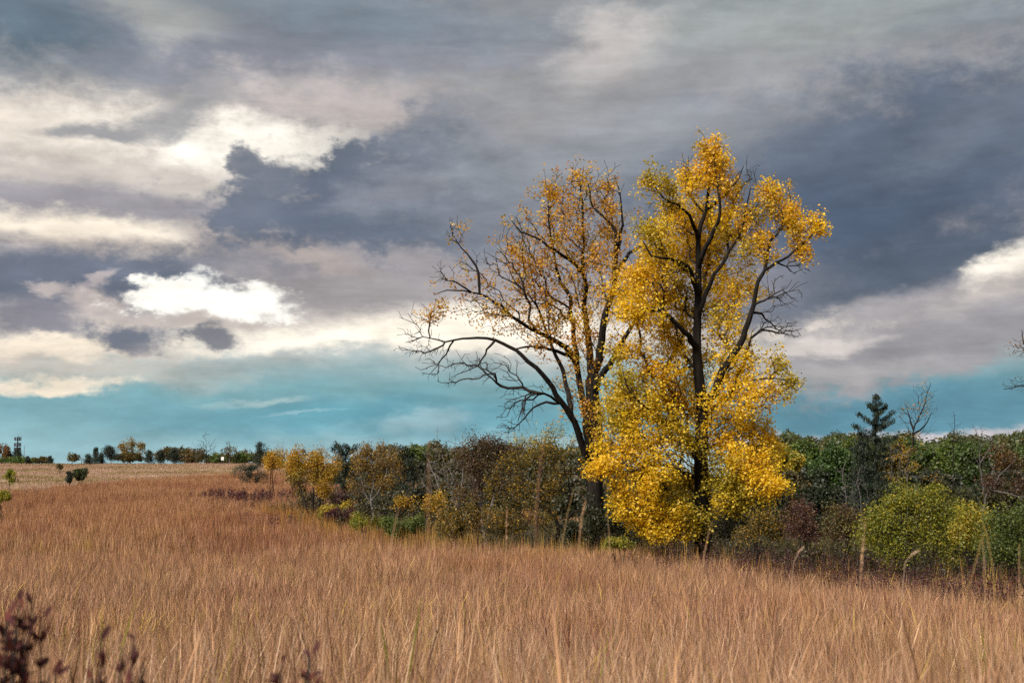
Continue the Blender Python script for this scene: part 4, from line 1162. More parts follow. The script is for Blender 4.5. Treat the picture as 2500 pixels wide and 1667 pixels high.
plant('border_tree', 'tree mostly outside the right border with bare limb tips reaching in', 'tree', (2600, 1380), 40, [(2490, 850, 26, 24, 14), (2500, 930, 30, 30, 8), (2600, 850, 70, 100, 40), (2580, 1000, 60, 60, 20)], per=1, spread=0.12, size=0.08, pal=[((0.13, 0.05, 0.02), 1), ((0.2, 0.1, 0.03), 1)], seed=59,
      bare=[(2490, 850, 34, 34, 40), (2490, 940, 45, 22, 44), (2600, 850, 80, 110, 60)], stems=[{'pts': [(2600, 1380), (2605, 1200), (2600, 1050), (2590, 900), (2595, 780)], 'r': (0.2, 0.03)}, {'pts': [(2598, 1030), (2560, 970, -.2), (2510, 940, -.3), (2475, 945, -.4), (2450, 950, -.4)], 'r': (0.06, 0.01)}, {'pts': [(2592, 930), (2540, 880, .3), (2500, 840, .4), (2495, 805, .4)], 'r': (0.06, 0.01)}], bow=0.1)

# ---- skyline on the left hill
def skyline(label, px, ty, Y, hw, pal, sd, name='hill_tree', by=1140, bare=0, per=14, grp='trees along the hill skyline', squat=1.0, twig=M_TWIG, hh=None):
    rr = random.Random(sd)
    hh = hh or max(6, (1128 - ty))
    k = int(26 * max(0.6, hw / 22.0))
    lob = [(px, ty + hh * .3, hw * .62, hh * .3, k), (px - hw * .5, ty + hh * .5, hw * .48, hh * .3, k), (px + hw * .5, ty + hh * .5, hw * .48, hh * .32, k), (px, ty + hh * .68, hw * .8, hh * .26, k)]
    bl = [(a, b, c * 1.05, d * 1.1, int(bare * e / 26)) for a, b, c, d, e in lob] if bare else None
    plant(name, label, 'tree', (px, by), Y, lob, per=per * 0.55, spread=0.0022 * Y * 0.6, size=0.0011 * Y, pal=pal, seed=sd, r0=0.12, bare=bl, group=grp, leafy=per > 0, twig=twig, tip=0.012, step=0.5, aspect=0.8)


HB = 268
skyline('rust orange tree cut by the left border of the view', 4, 1084, 300, 26, [((0.2, 0.09, 0.025), 2), ((0.14, 0.07, 0.025), 2)], 70)
conifer('spruce_tree', 'dark spruce at the left border, left of the antenna tower foot', (20, 1150), 300, (21, 1104), 12, 71, n=7, size=0.4, spread=0.4, group='trees along the hill skyline')
conifer('spruce_tree', 'broad dark spruce hiding the foot of the antenna tower', (43, 1150), 300, (42, 1102), 20, 72, n=9, size=0.4, spread=0.45, group='trees along the hill skyline')
skyline('low green tree row below the antenna tower, seen as one flat crown', 38, 1119, 280, 46, GRN, 73, hh=12)
conifer('cedar_tree', 'tiny lone dark cedar right of the antenna tower on the skyline', (68, 1150), 275, (68, 1116), 7, 74, n=6, size=0.3, spread=0.25, group='trees along the hill skyline')
skyline('low flat olive thicket tree with open gap left of the lone round tree', 104, 1119, 300, 26, OLV, 75, hh=9)
conifer('cedar_tree', 'small spiky cedar at the right end of the low flat thicket', (122, 1150), 298, (122, 1115), 9, 76, n=6, size=0.3, spread=0.25, group='trees along the hill skyline')
skyline('lone airy round tree leaning on the skyline left of the thin bare tree', 177, 1106, 270, 15, OLV, 77, per=8, bare=20)
skyline('thin pale leafless tree on the skyline beside the lone round tree', 199, 1111, 272, 9, OLV, 78, per=0, bare=20, twig=M_TWIG_GREY)
conifer('cedar_tree', 'spire topped cedar on the skyline left of the yellow tree', (233, 1150), 268, (234, 1094), 14, 79, n=8, size=0.3, spread=0.3, taper=1.2, group='trees along the hill skyline')
conifer('cedar_tree', 'small round cedar left of the spire topped cedar base', (216, 1150), 269, (216, 1112), 11, 791, n=7, size=0.3, spread=0.28, taper=.5, group='trees along the hill skyline')
conifer('cedar_tree', 'small ragged cedar between the spire cedar and the wide black cedar', (248, 1150), 270, (248, 1106), 8, 80, n=6, size=0.3, spread=0.25, group='trees along the hill skyline')
conifer('cedar_tree', 'wide black cedar on a short trunk in front of the yellow skyline tree', (271, 1150), 264, (268, 1094), 22, 81, n=10, low=0.25, taper=.45, size=0.3, spread=0.35, group='trees along the hill skyline')
skyline('tall open yellow tree, brightest on the left skyline', 318, 1064, 272, 40, [((0.30, 0.19, 0.03), 2), ((0.22, 0.15, 0.03), 2)], 82, per=9, bare=16)
skyline('low yellow green tree under the open yellow skyline tree', 312, 1108, 271, 40, OLV, 83, hh=18)
conifer('cedar_tree', 'round black cedar right of the open yellow skyline tree', (363, 1150), 266, (363, 1103), 13, 84, n=8, low=.2, taper=.45, size=0.3, spread=0.3, group='trees along the hill skyline')
conifer('cedar_tree', 'round black cedar, left one of the pair in front of the olive wood', (392, 1150), 265, (392, 1103), 13, 85, n=8, low=.15, taper=.45, size=0.3, spread=0.3, group='trees along the hill skyline')
conifer('cedar_tree', 'round black cedar, right wider one of the pair in front of the olive wood', (425, 1150), 264, (425, 1100), 20, 86, n=10, low=.15, taper=.45, size=0.3, spread=0.33, group='trees along the hill skyline')
skyline('olive dome of far trees behind the pair of round cedars', 425, 1092, 330, 55, OLV, 87, hh=34)
skyline('brownish far thicket tree left of the bare skyline tree', 470, 1104, 320, 34, TANB, 88, hh=24)
skyline('bare dark branched skyline tree with a rounded crown, tallest on the left hill', 504, 1056, 268, 32, OLV, 89, per=0, bare=60)
skyline('twiggy grey tree with dark core right of the bare rounded skyline tree', 560, 1077, 272, 24, OLV, 90, per=4, bare=40, twig=M_TWIG_GREY)
skyline('pale leafless scrub tree far behind the white sign', 600, 1090, 300, 20, OLV, 91, per=0, bare=30, twig=M_TWIG_GREY)
skyline('low dark green thicket tree around the white sign', 540, 1108, 276, 36, GRN, 92, hh=20)
skyline('low olive thicket tree left of the skyline cedar at the shrub line end', 590, 1108, 274, 28, GRN, 93, hh=20)
conifer('cedar_tree', 'tall dark cedar on the skyline at the end of the shrub line', (634, 1160), 230, (634, 1083), 30, 94, n=11, taper=0.7, size=0.25, spread=0.28, rough=.5, group='trees along the hill skyline')
skyline('pinkish grey leafless tree above the far golden shrub', 682, 1082, 200, 28, OLV, 95, per=0, bare=60, twig=M_TWIG_GREY)
skyline('small leafless tree above the gnarled yellow tree', 785, 1082, 150, 22, OLV, 96, per=0, bare=36, twig=M_TWIG_GREY)
skyline('grey leafless tree just left of the small leafless tree on the skyline', 735, 1092, 170, 26, OLV, 97, per=2, bare=36, twig=M_TWIG_GREY)

# ---- lone plants in the field on the left
shrub('round_bush', 'round dark green bush alone in the pale field', (196, 1174), 132, [(196, 1158, 17, 14, 60), (205, 1155, 10, 10, 24), (186, 1160, 9, 9, 18)], 100, pal=[((0.045, 0.06, 0.012), 3), ((0.07, 0.085, 0.014), 2), ((0.025, 0.035, 0.01), 2)], per=22, spread=0.14, size=0.13, cat='bush')
conifer('seedling_cedar', 'tiny top heavy cedar seedling just left of the round dark bush', (169, 1178), 128, (169, 1153), 8, 101, n=6, low=.45, taper=.4, size=0.14, spread=0.12)
plant('young_tree', 'slim young yellow green tree with thin trunk near the left border', 'tree', (25, 1195), 100, [(24, 1155, 12, 9, 22), (20, 1163, 10, 8, 14), (30, 1172, 8, 8, 8)], per=14, spread=0.12, size=0.1, pal=LIME, seed=102, r0=0.045)
shrub('yellow_green_bush', 'yellow green bush cut by the left border of the field', (8, 1228), 76, [(6, 1212, 20, 12, 50), (-14, 1214, 16, 12, 24)], 103, pal=LIME, pal_leaf=YGR, per=20, spread=0.13, size=0.08, cat='bush')
shrub('low_bush', 'small low olive bush high in the pale field', (145, 1146), 190, [(145, 1139, 7, 4, 18)], 104, pal=OLV, per=16, spread=0.2, size=0.16, cat='bush')

# ------------------------------------------------------------------ masts, tower, sign
M_STEEL = plain_material('dark_weathered_steel', (0.035, 0.04, 0.05), 0.6, 0.2, 2.0, 0.2)
M_PANEL = plain_material('dark_antenna_plastic', (0.02, 0.022, 0.032), 0.6, 0.15, 3.0)
M_MAST = plain_material('galvanised_mast', (0.16, 0.16, 0.17), 0.6, 0.2, 2.0, 0.3)
M_SIGN = plain_material('white_sign_paint', (0.72, 0.70, 0.68), 0.6, 0.08, 2.0)


def box_mesh(name, sx, sy, sz, mat, bev=0.02):
    import bmesh
    bm = bmesh.new()
    bmesh.ops.create_cube(bm, size=1)
    bmesh.ops.scale(bm, vec=(sx, sy, sz), verts=bm.verts)
    bmesh.ops.bevel(bm, geom=bm.edges[:], offset=bev, segments=1, affect='EDGES')
    me = bpy.data.meshes.new(name)
    bm.to_mesh(me)
    bm.free()
    me.materials.append(mat)
    return me


def antenna_tower():
    Y = 400
    b = at(40, 1160, Y)
    b[2] = gz(b[0], b[1])
    top = at(40, 1066, Y)[2]
    root = empty('antenna_tower', b, 'dark cell antenna tower with three tiers of panels on the left skyline', 'tower')
    H = top - b[2]
    T = Tubes()
    T.add([(0, 0, 0), (0, 0, H * .5), (0, 0, H)], [0.32, 0.26, 0.2], 10)
    obj('pole', T.mesh('pole', M_STEEL), root)
    k = Y / F_PX
    panel = box_mesh('antenna_panel', 0.36, 0.22, 1.15, M_PANEL, 0.05)
    for ty in (1071, 1085, 1096):
        z = at(40, ty, Y)[2] - b[2]
        T = Tubes()
        for s in (-.5, .5):
            ring = [(1.0 * math.cos(a), 1.0 * math.sin(a), z + s) for a in np.linspace(0, 2 * math.pi, 13)]
            T.add(ring, [0.06] * 13, 5)
        for a in np.arange(3) * 2 * math.pi / 3:
            T.add([(0, 0, z), (1.0 * math.cos(a), 1.0 * math.sin(a), z)], [0.08, 0.07], 5)
        pf = obj('platform', T.mesh('platform', M_STEEL), root)
        for i in range(9):
            a = i * 2 * math.pi / 9 + ty
            p = obj('antenna_panel', panel, pf, (1.05 * math.cos(a), 1.05 * math.sin(a), z + (0.12 if i % 2 else -0.1)))
            p.rotation_euler = (0, 0, a + math.pi / 2)
    T = Tubes()
    T.add([(0.2, 0, H), (0.25, 0, H + .9)], [0.05, 0.03], 5)
    obj('lightning_rod', T.mesh('lightning_rod', M_STEEL), root)


antenna_tower()


def lattice_mast(label, px, ty, Y, w):
    b = at(px, 1130, Y)
    b[2] = gz(b[0], b[1])
    H = at(px, ty, Y)[2] - b[2]
    root = empty('radio_mast', b, label, 'mast')
    for a in np.arange(3) * 2 * math.pi / 3:
        T = Tubes()
        T.add([(w * math.cos(a), w * math.sin(a), 0), (w * math.cos(a) * .8, w * math.sin(a) * .8, H)], [w * .16] * 2, 5)
        obj('mast_leg', T.mesh('mast_leg', M_MAST), root)
    T = Tubes()
    n = int(H / (w * 2.2))
    for i in range(n):
        for j in range(3):
            a, c = j * 2 * math.pi / 3, (j + 1) * 2 * math.pi / 3
            T.add([(w * .9 * math.cos(a), w * .9 * math.sin(a), H * i / n), (w * .9 * math.cos(c), w * .9 * math.sin(c), H * (i + 1) / n)], [w * .09] * 2, 3)
    tag(obj('lattice_bracing', T.mesh('lattice_bracing', M_MAST), root), kind='stuff')
    T = Tubes()
    T.add([(0, 0, H), (0, 0, H + w * 6)], [w * .12, w * .05], 5)
    obj('whip_antenna', T.mesh('whip_antenna', M_MAST), root)


lattice_mast('thin lattice radio mast rising above the hedge left of the bare brush', 1067, 1046, 900, 0.5)
lattice_mast('faint thin mast just right of the antenna tower', 58, 1089, 700, 0.28)


def white_sign():
    Y = 262
    b = at(543, 1130, Y)
    b[2] = gz(b[0], b[1])
    z = at(543, 1119, Y)[2] - b[2]
    root = empty('white_sign', b, 'small blank white sign board on the skyline in front of green thicket', 'sign')
    obj('board', box_mesh('board', 0.62, 0.05, 0.75, M_SIGN), root, (0, 0, z))
    for s in (-.22, .22):
        T = Tubes()
        T.add([(s, 0.06, 0), (s, 0.06, z + .3)], [0.04, 0.04], 5)
        obj('post', T.mesh('post', M_TWIG_GREY), root)


white_sign()


# ------------------------------------------------------------------ distant woodland
def woodland(name, label, spans, pal, seed, size, per, spread):
    r = np.random.default_rng(seed)
    pts = []
    for (x0, x1, ty, Y, n) in spans:
        for _ in range(n):
            px = r.uniform(x0, x1)
            yy = Y * r.uniform(0.9, 1.12)
            hump = 7 * math.sin(px * 0.045 + seed) + 5 * math.sin(px * 0.11 + seed) + r.normal(0, 1.5)
            c = at(px, ty + 8 + hump, yy)
            k = yy / F_PX
            m = 16
            v = r.normal(0, 1, (m, 3))
            v /= np.linalg.norm(v, axis=1, keepdims=True)
            v *= r.random((m, 1)) ** .4
            q = c + v * np.array((16 * k, 16 * k, 11 * k))
            pts.append(q)
            q2 = c + v * np.array((16 * k, 12 * k, 14 * k)) - np.array((0, 0, 16 * k))
            pts.append(q2[::2])
    A = np.vstack(pts)
    C, c = foliage(A, per, spread, pal, r)
    o = np.array((A[:, 0].mean(), A[:, 1].mean(), -6))
    ob = obj(name, leaf_mesh(name, C, c, size, M_LEAF, o, 0.5, 0.8, 0.1, 0.35, r), None, o)
    tag(ob, label, kind='stuff')


woodland('distant_woodland', 'far wooded ridge of green and olive crowns along the right horizon', [(1840, 2620, 1070, 330, 75), (1840, 2620, 1082, 220, 75), (1840, 2620, 1105, 150, 70)], [((0.055, 0.08, 0.018), 3), ((0.095, 0.10, 0.022), 3), ((0.13, 0.10, 0.024), 1), ((0.04, 0.06, 0.018), 2)], 201, 0.55, 15, 0.75)
woodland('distant_woodland', 'far wooded ridge behind the hedge between the cedars and the cottonwoods', [(940, 1500, 1094, 330, 45), (900, 1500, 1110, 200, 55)], [((0.05, 0.055, 0.018), 3), ((0.09, 0.075, 0.02), 3), ((0.12, 0.08, 0.022), 1)], 202, 0.55, 15, 0.75)
woodland('distant_woodland', 'low far tree line on the skyline behind the bare rounded tree', [(440, 720, 1112, 330, 34)], [((0.05, 0.05, 0.018), 3), ((0.08, 0.065, 0.02), 3), ((0.10, 0.07, 0.022), 1)], 203, 0.55, 14, 0.6)


woodland('valley_thicket', 'dark olive thicket filling the valley behind the hedge left of the cottonwoods', [(800, 1500, 1138, 100, 46), (830, 1500, 1175, 84, 46), (900, 1500, 1215, 70, 40)], [((0.05, 0.05, 0.016), 3), ((0.03, 0.035, 0.013), 3), ((0.09, 0.06, 0.02), 2)], 204, 0.26, 14, 0.3)
woodland('valley_thicket', 'dark green thicket filling the valley behind the right hand shrubs', [(1780, 2620, 1160, 84, 50), (1780, 2620, 1205, 68, 50)], [((0.03, 0.042, 0.013), 3), ((0.02, 0.03, 0.012), 3), ((0.06, 0.05, 0.016), 1)], 205, 0.24, 14, 0.3)


# ------------------------------------------------------------------ burgundy sumac drifts (nobody could count the plants)
def drift(label, spans, seed, hmin, hmax, dens, size, pal=BURG, name='sumac_drift'):
    r = np.random.default_rng(seed)
    T = Tubes()
    Cs, cs = [], []
    o = None
    for (xa, ya, xb, yb, w) in spans:
        L = math.hypot(xb - xa, yb - ya)
        n = int(L * w * dens)
        for _ in range(n):
            u = r.random()
            q = np.array((xa + (xb - xa) * u, ya + (yb - ya) * u)) + r.normal(0, w / 2.5, 2)
            h = r.uniform(hmin, hmax)
            b = np.array((q[0], q[1], gz(q[0], q[1])))
            if o is None:
                o = b.copy()
            tp = b + np.array((r.normal(0, .08), r.normal(0, .08), h))
            T.add([b, (b + tp) / 2 + r.normal(0, .02, 3), tp], [0.006, 0.005, 0.003], 3)
            m = 26
            z = r.uniform(0.35, 1.0, m)
            P = b + (tp - b) * z[:, None] + r.normal(0, 0.075, (m, 3)) * np.array((1, 1, .5))
            Cs.append(P)
            cs.append(pick_colors(1, pal, r, .15) * (1 + r.normal(0, .22, (m, 1))).clip(.4, 1.8))
    root = empty(name, o, label)
    root['kind'] = 'stuff'
    a = obj('stem_mass', T.mesh('stem_mass', M_TWIG, o), root)
    a['kind'] = 'stuff'
    b_ = obj('foliage', leaf_mesh('foliage', np.vstack(Cs), np.clip(np.vstack(cs), .004, .9), size, M_LEAF, o, .4, .5, .14, .35, r), root)
    b_['kind'] = 'stuff'


def gp(px, Y):
    return ((px - 1250) / F_PX * Y, Y)


s = []
pts = [gp(1600, 37), gp(1760, 35.5), gp(1900, 33), gp(2030, 31), gp(2150, 28.5), gp(2280, 27), gp(2400, 25), gp(2520, 23.5)]
for a, b in zip(pts[:-1], pts[1:]):
    s.append((a[0], a[1] - 0.9, b[0], b[1] - 0.9, 1.7))
drift('burgundy sumac drift along the grass edge below the right hand shrubs', s, 301, 0.7, 1.3, 20, 0.055)
drift('burgundy sumac drift under the far golden shrub at the hedge end', [(*gp(590, 99), *gp(710, 97), 4.0), (*gp(500, 106), *gp(600, 101), 2.5)], 302, 0.7, 1.3, 5, 0.13)
drift('thin wine red sumac streak in the mid field', [(*gp(530, 86), *gp(630, 84), 1.4), (*gp(600, 63), *gp(720, 61), 1.2), (*gp(690, 75), *gp(740, 74), 1.0)], 303, 0.85, 1.15, 5, 0.08)


UND = [((0.05, 0.045, 0.014), 3), ((0.03, 0.03, 0.012), 3), ((0.10, 0.075, 0.018), 2), ((0.20, 0.14, 0.018), 1)]
s = []
for (ax, ay), (bx, by) in zip(HEDGE[2:-2], HEDGE[3:-1]):
    s.append((ax + 0.6, ay + 1.6, bx + 0.6, by + 1.6, 2.6))
    if ax > 3:
        s += [(ax + 0.4, ay + 0.6, bx + 0.4, by + 0.6, 1.8), (ax + 1.4, ay + 2.6, bx + 1.4, by + 2.6, 3.4), (ax + .8, ay + 1.6, bx + .8, by + 1.6, 2.6)]
drift('dark leafy undergrowth along the foot of the hedge', s, 305, 0.6, 1.5, 5, 0.085, UND, 'hedge_undergrowth')


# ------------------------------------------------------------------ dry prairie grass
def grass_material():
    m = bpy.data.materials.new('dry_prairie_grass')
    m.use_nodes = True
    t = NT(m.node_tree)
    t.n.clear()
    out = t.new('ShaderNodeOutputMaterial')
    a = t.new('ShaderNodeAttribute', attribute_name='Col')
    pos = t.new('ShaderNodeNewGeometry').outputs['Position']
    n1 = t.noise(t.vmath('MULTIPLY', pos, (0.32, 0.2, 0.0)), 1.0, 4, 0.6, 0.4)
    n2 = t.noise(t.vmath('MULTIPLY', pos, (0.11, 0.05, 0.0)), 1.0, 3, 0.6)
    sx = t.new('ShaderNodeSeparateXYZ')
    t.l.new(pos, sx.inputs[0])
    och = t.maprange(n1.outputs[0], 0.52, 0.7, 0.0, 0.45)
    c = t.mix(och, a.outputs[0], t.mix(1.0, a.outputs[0], (1.05, 1.12, 0.5), 'MULTIPLY'))
    mv = t.maprange(n2.outputs[0], 0.44, 0.66, 0.0, 0.9)
    c = t.mix(mv, c, t.mix(1.0, c, (0.78, 0.66, 0.68), 'MULTIPLY'))
    russ = t.maprange(sx.outputs[1], 18, 70, 0.0, 0.8)
    c = t.mix(russ, c, t.mix(1.0, c, (0.98, 0.83, 0.74), 'MULTIPLY'))
    rnd = t.new('ShaderNodeObjectInfo').outputs['Random']
    c = t.mix(1.0, c, t.ramp(rnd, [(0.0, (0.78, 0.76, 0.74)), (0.5, (1, 1, 1)), (1.0, (1.16, 1.13, 1.1))]), 'MULTIPLY')
    d = t.new('ShaderNodeBsdfDiffuse')
    tr = t.new('ShaderNodeBsdfTranslucent')
    t.l.new(c, d.inputs[0])
    t.l.new(c, tr.inputs[0])
    mx = t.new('ShaderNodeMixShader')
    mx.inputs[0].default_value = 0.18
    t.l.new(d.outputs[0], mx.inputs[1])
    t.l.new(tr.outputs[0], mx.inputs[2])
    t.l.new(mx.outputs[0], out.inputs[0])
    return m


M_GRASS = grass_material()


def pasture_material():
    m = bpy.data.materials.new('grazed_hill_grass')
    m.use_nodes = True
    t = NT(m.node_tree)
    b = t.n['Principled BSDF']
    b.inputs['Roughness'].default_value = 1
    b.inputs['Specular IOR Level'].default_value = 0
    a = t.new('ShaderNodeAttribute', attribute_name='Col')
    pos = t.new('ShaderNodeNewGeometry').outputs['Position']
    n1 = t.noise(t.vmath('MULTIPLY', pos, (0.035, 0.085, 0.0)), 1.0, 6, 0.68, 0.6)
    f = t.ramp(n1.outputs[0], [(0.38, (0.50, 0.55, 0.28)), (0.47, (0.85, 0.84, 0.62)), (0.55, (1.08, 1.0, 0.98)), (0.68, (1.1, 0.98, 1.0))])
    t.l.new(t.mix(1.0, a.outputs[0], f, 'MULTIPLY'), b.inputs['Base Color'])
    return m


M_PALE = pasture_material()
GRASS_PAL = [((0.3794, 0.2211, 0.127), 4), ((0.4725, 0.3095, 0.1999), 3), ((0.2864, 0.1547, 0.0884), 3), ((0.1575, 0.0847, 0.05), 2.4), ((0.5154, 0.3684, 0.2616), 1.2), ((0.3437, 0.2431, 0.0615), 0.9), ((0.2507, 0.1547, 0.127), 1.6)]
PALE_PAL = [((0.3646, 0.2485, 0.2066), 3), ((0.3063, 0.2092, 0.1475), 3), ((0.2188, 0.1701, 0.0811), 2), ((0.4011, 0.2747, 0.2507), 2)]


def clump(name, n, rad, hmin, hmax, width, pal, seed, seg=3, lean=0.22, curl=0.25, heads=0.25, wind=0.0, mat=None):
    r = np.random.default_rng(seed)
    V, F, Cc = [], [], []
    nv = 0
    for _ in range(n):
        a = r.uniform(0, 2 * math.pi)
        q = rad * math.sqrt(r.random())
        b = np.array((q * math.cos(a), q * math.sin(a), -0.03))
        h = r.uniform(hmin, hmax)
        la = r.uniform(0, 2 * math.pi)
        ln = abs(r.normal(0, lean))
        dv = np.array((math.cos(la) * ln + wind, math.sin(la) * ln, 1.0))
        dv /= np.linalg.norm(dv)
        side = np.array((math.cos(la + 1.57 + r.normal(0, .7)), math.sin(la + 1.57 + r.normal(0, .7)), 0))
        cu = np.array((math.cos(la), math.sin(la), -0.35)) * curl * h * r.uniform(0, 1) ** 2
        col = pick_colors(1, pal, r, .18)[0]
        w = width * r.uniform(.6, 1.35)
        head = r.random() < heads
        rows = []
        for i in range(seg + 1):
            u = i / seg
            p = b + dv * h * u + cu * u * u
            if head:
                ww = w * (0.35 if u < 0.6 else (1.2 if u < 0.95 else 0.1))
            else:
                ww = w * (1 - u) ** 0.6 if u < 1 else 0.0
            rows.append((p - side * ww * .5, p + side * ww * .5))
        base = nv
        for i, (p, q_) in enumerate(rows):
            u = i / seg
            cc = col * np.array((1.0, 1.04 - 0.08 * u, 1.0 - 0.06 * u))
            V += [p, q_]
            Cc += [cc, cc]
            nv += 2
        for i in range(seg):
            k = base + 2 * i
            F.append((k, k + 1, k + 3, k + 2))
    F = np.array(F)
    return mesh_from(name, np.array(V), F.ravel(), np.full(len(F), 4), mat or M_GRASS, np.array(Cc))


def grass_field(name, label, sources, pts, rots, scl, idx):
    me = bpy.data.meshes.new(name + '_points')
    me.vertices.add(len(pts))
    me.vertices.foreach_set('co', np.asarray(pts, np.float32).ravel())
    for nm, ty, arr in (('rot', 'FLOAT_VECTOR', rots), ('scl', 'FLOAT_VECTOR', scl), ('idx', 'INT', idx)):
        at_ = me.attributes.new(nm, ty, 'POINT')
        at_.data.foreach_set('vector' if ty == 'FLOAT_VECTOR' else 'value', np.asarray(arr, np.int32 if ty == 'INT' else np.float32).ravel())
    o = obj(name, me)
    tag(o, label, kind='stuff')
    ng = bpy.data.node_groups.new(name + '_scatter', 'GeometryNodeTree')
    ng.interface.new_socket('Geometry', in_out='INPUT', socket_type='NodeSocketGeometry')
    ng.interface.new_socket('Geometry', in_out='OUTPUT', socket_type='NodeSocketGeometry')
    N, L = ng.nodes, ng.links
    gi, go = N.new('NodeGroupInput'), N.new('NodeGroupOutput')
    jn = N.new('GeometryNodeJoinGeometry')
    for k, s_ in enumerate(reversed(sources)):
        so = bpy.data.objects.new(name + '_tuft', s_)
        oi = N.new('GeometryNodeObjectInfo')
        oi.inputs[0].default_value = so
        g2 = N.new('GeometryNodeGeometryToInstance')
        L.new(oi.outputs['Geometry'], g2.inputs[0])
        L.new(g2.outputs[0], jn.inputs[0])
    ip = N.new('GeometryNodeInstanceOnPoints')
    L.new(gi.outputs[0], ip.inputs['Points'])
    L.new(jn.outputs[0], ip.inputs['Instance'])
    ip.inputs['Pick Instance'].default_value = True

    def attr(nm, ty):
        a = N.new('GeometryNodeInputNamedAttribute')
        a.data_type = ty
        a.inputs[0].default_value = nm
        return a.outputs[0]
    L.new(attr('idx', 'INT'), ip.inputs['Instance Index'])
    L.new(attr('rot', 'FLOAT_VECTOR'), ip.inputs['Rotation'])
    L.new(attr('scl', 'FLOAT_VECTOR'), ip.inputs['Scale'])
    L.new(ip.outputs[0], go.inputs[0])
    md = o.modifiers.new('scatter', 'NODES')
    md.node_group = ng
    return o


def scatter(r0, r1, dens, half, r, edge='tall'):
    """points in a fan ahead of the viewer; tall grass keeps to its side of the wood and of the pale hill"""
    n = int(0.5 * (r1 * r1 - r0 * r0) * 2 * half * dens)
    q = np.sqrt(r.uniform(r0 * r0, r1 * r1, n))
    a = r.uniform(-half, half, n)
    x, y = q * np.sin(a), q * np.cos(a)
    hd = hedge_dist(x, y)
    ed = red_edge(x, y)
    if edge == 'tall':
        k = (hd < 1.5 + 13 * smooth(60, 74, y) + r.normal(0, 1.2, n)) & (y < ed + r.normal(0, 9, n))
    else:
        k = (y > ed - 4 + r.normal(0, 10, n)) & (y < 285) & (x < 5)
    k &= x < 45
    x, y = x[k], y[k]
    return np.column_stack((x, y, ground_z(x, y)))


def lay(name, label, pts, sources, r, tilt=0.12, smin=.8, smax=1.15, patch=True, shrink=0.22):
    n = len(pts)
    rot = np.column_stack((r.normal(0, tilt, n), r.normal(0.05, tilt, n), r.uniform(0, 6.283, n)))
    s_ = r.uniform(smin, smax, n)
    if patch:
        s_ = s_ * (1 + 0.09 * np.sin(pts[:, 0] * 2.1 + 2.0 * np.sin(pts[:, 1] * 1.3)) * np.sin(pts[:, 1] * 1.7 + 1.4 * np.sin(pts[:, 0] * .9)) + 0.13 * np.sin(pts[:, 0] * .7 + 1.1 * np.sin(pts[:, 1] * .45)) * np.sin(pts[:, 1] * .5 + .8))
    s_ = s_ * (1 - shrink * smooth(-7, 0.5, hedge_dist(pts[:, 0], pts[:, 1])))
    grass_field(name, label, sources, pts, rot, np.column_stack((s_, s_, s_)), r.integers(0, len(sources), n))


rg = np.random.default_rng(77)
near_src = [clump('near_tuft', 84, 0.17, 0.35, 0.93, 0.0043, GRASS_PAL, 400 + i, 5, 0.28, 0.6, 0.3) for i in range(6)]
near_src += [clump('bent_tuft', 60, 0.22, 0.4, 0.95, 0.0045, GRASS_PAL, 410 + i, 5, 0.75, 0.9, 0.4) for i in range(3)]
mid_src = [clump('mid_tuft', 52, 0.24, 0.4, 1.0, 0.009, GRASS_PAL, 420 + i, 4, 0.26, 0.45, 0.3) for i in range(6)]
mid_src += [clump('bent_tuft', 40, 0.3, 0.4, 1.0, 0.009, GRASS_PAL, 430 + i, 4, 0.65, 0.8, 0.4) for i in range(2)]
far_src = [clump('far_tuft', 40, 0.45, 0.4, 0.95, 0.022, GRASS_PAL, 440 + i, 2, 0.16, 0.15, 0.2) for i in range(5)]
pale_src = [clump('pale_tuft', 36, 0.7, 0.12, 0.4, 0.035, PALE_PAL, 460 + i, 2, 0.3, 0.2, 0.1, mat=M_PALE) for i in range(5)]
lay('prairie_grass', 'tall dry tan prairie grass filling the near field', scatter(1.6, 14, 30, 0.72, rg), near_src, rg)
lay('prairie_grass', 'dry tan prairie grass in the middle of the field', scatter(13.5, 42, 15, 0.62, rg), mid_src, rg)
lay('prairie_grass', 'russet prairie grass farther out on the left', scatter(41, 210, 3.6, 0.56, rg), far_src, rg)
lay('pasture_grass', 'short pale pinkish grass on the far left hill', scatter(70, 300, 1.1, 0.56, rg, 'pale'), pale_src, rg, patch=False)
GREEN_PAL = [((0.26, 0.22, 0.03), 3), ((0.34, 0.25, 0.04), 3), ((0.18, 0.17, 0.03), 2)]
green_src = [clump('green_tuft', 26, 0.14, 0.5, 1.02, 0.007, GREEN_PAL, 470 + i, 4, 0.2, 0.3, 0.2) for i in range(3)]
lay('green_grass', 'scattered yellow green grass tufts among the dry grass', np.vstack((scatter(2.5, 16, 0.5, 0.6, rg), scatter(16, 60, 0.12, 0.56, rg))), green_src, rg)
WINE_PAL = [((0.16, 0.06, 0.05), 3), ((0.12, 0.045, 0.045), 2), ((0.20, 0.09, 0.06), 2)]
wine_src = [clump('wine_tuft', 30, 0.3, 0.5, 1.0, 0.012, WINE_PAL, 475 + i, 3, 0.25, 0.3, 0.5) for i in range(3)]
lay('wine_weed', 'scattered dark wine coloured weeds among the dry grass', np.vstack((scatter(8, 40, 0.10, 0.56, rg), scatter(40, 110, 0.05, 0.56, rg))), wine_src, rg)
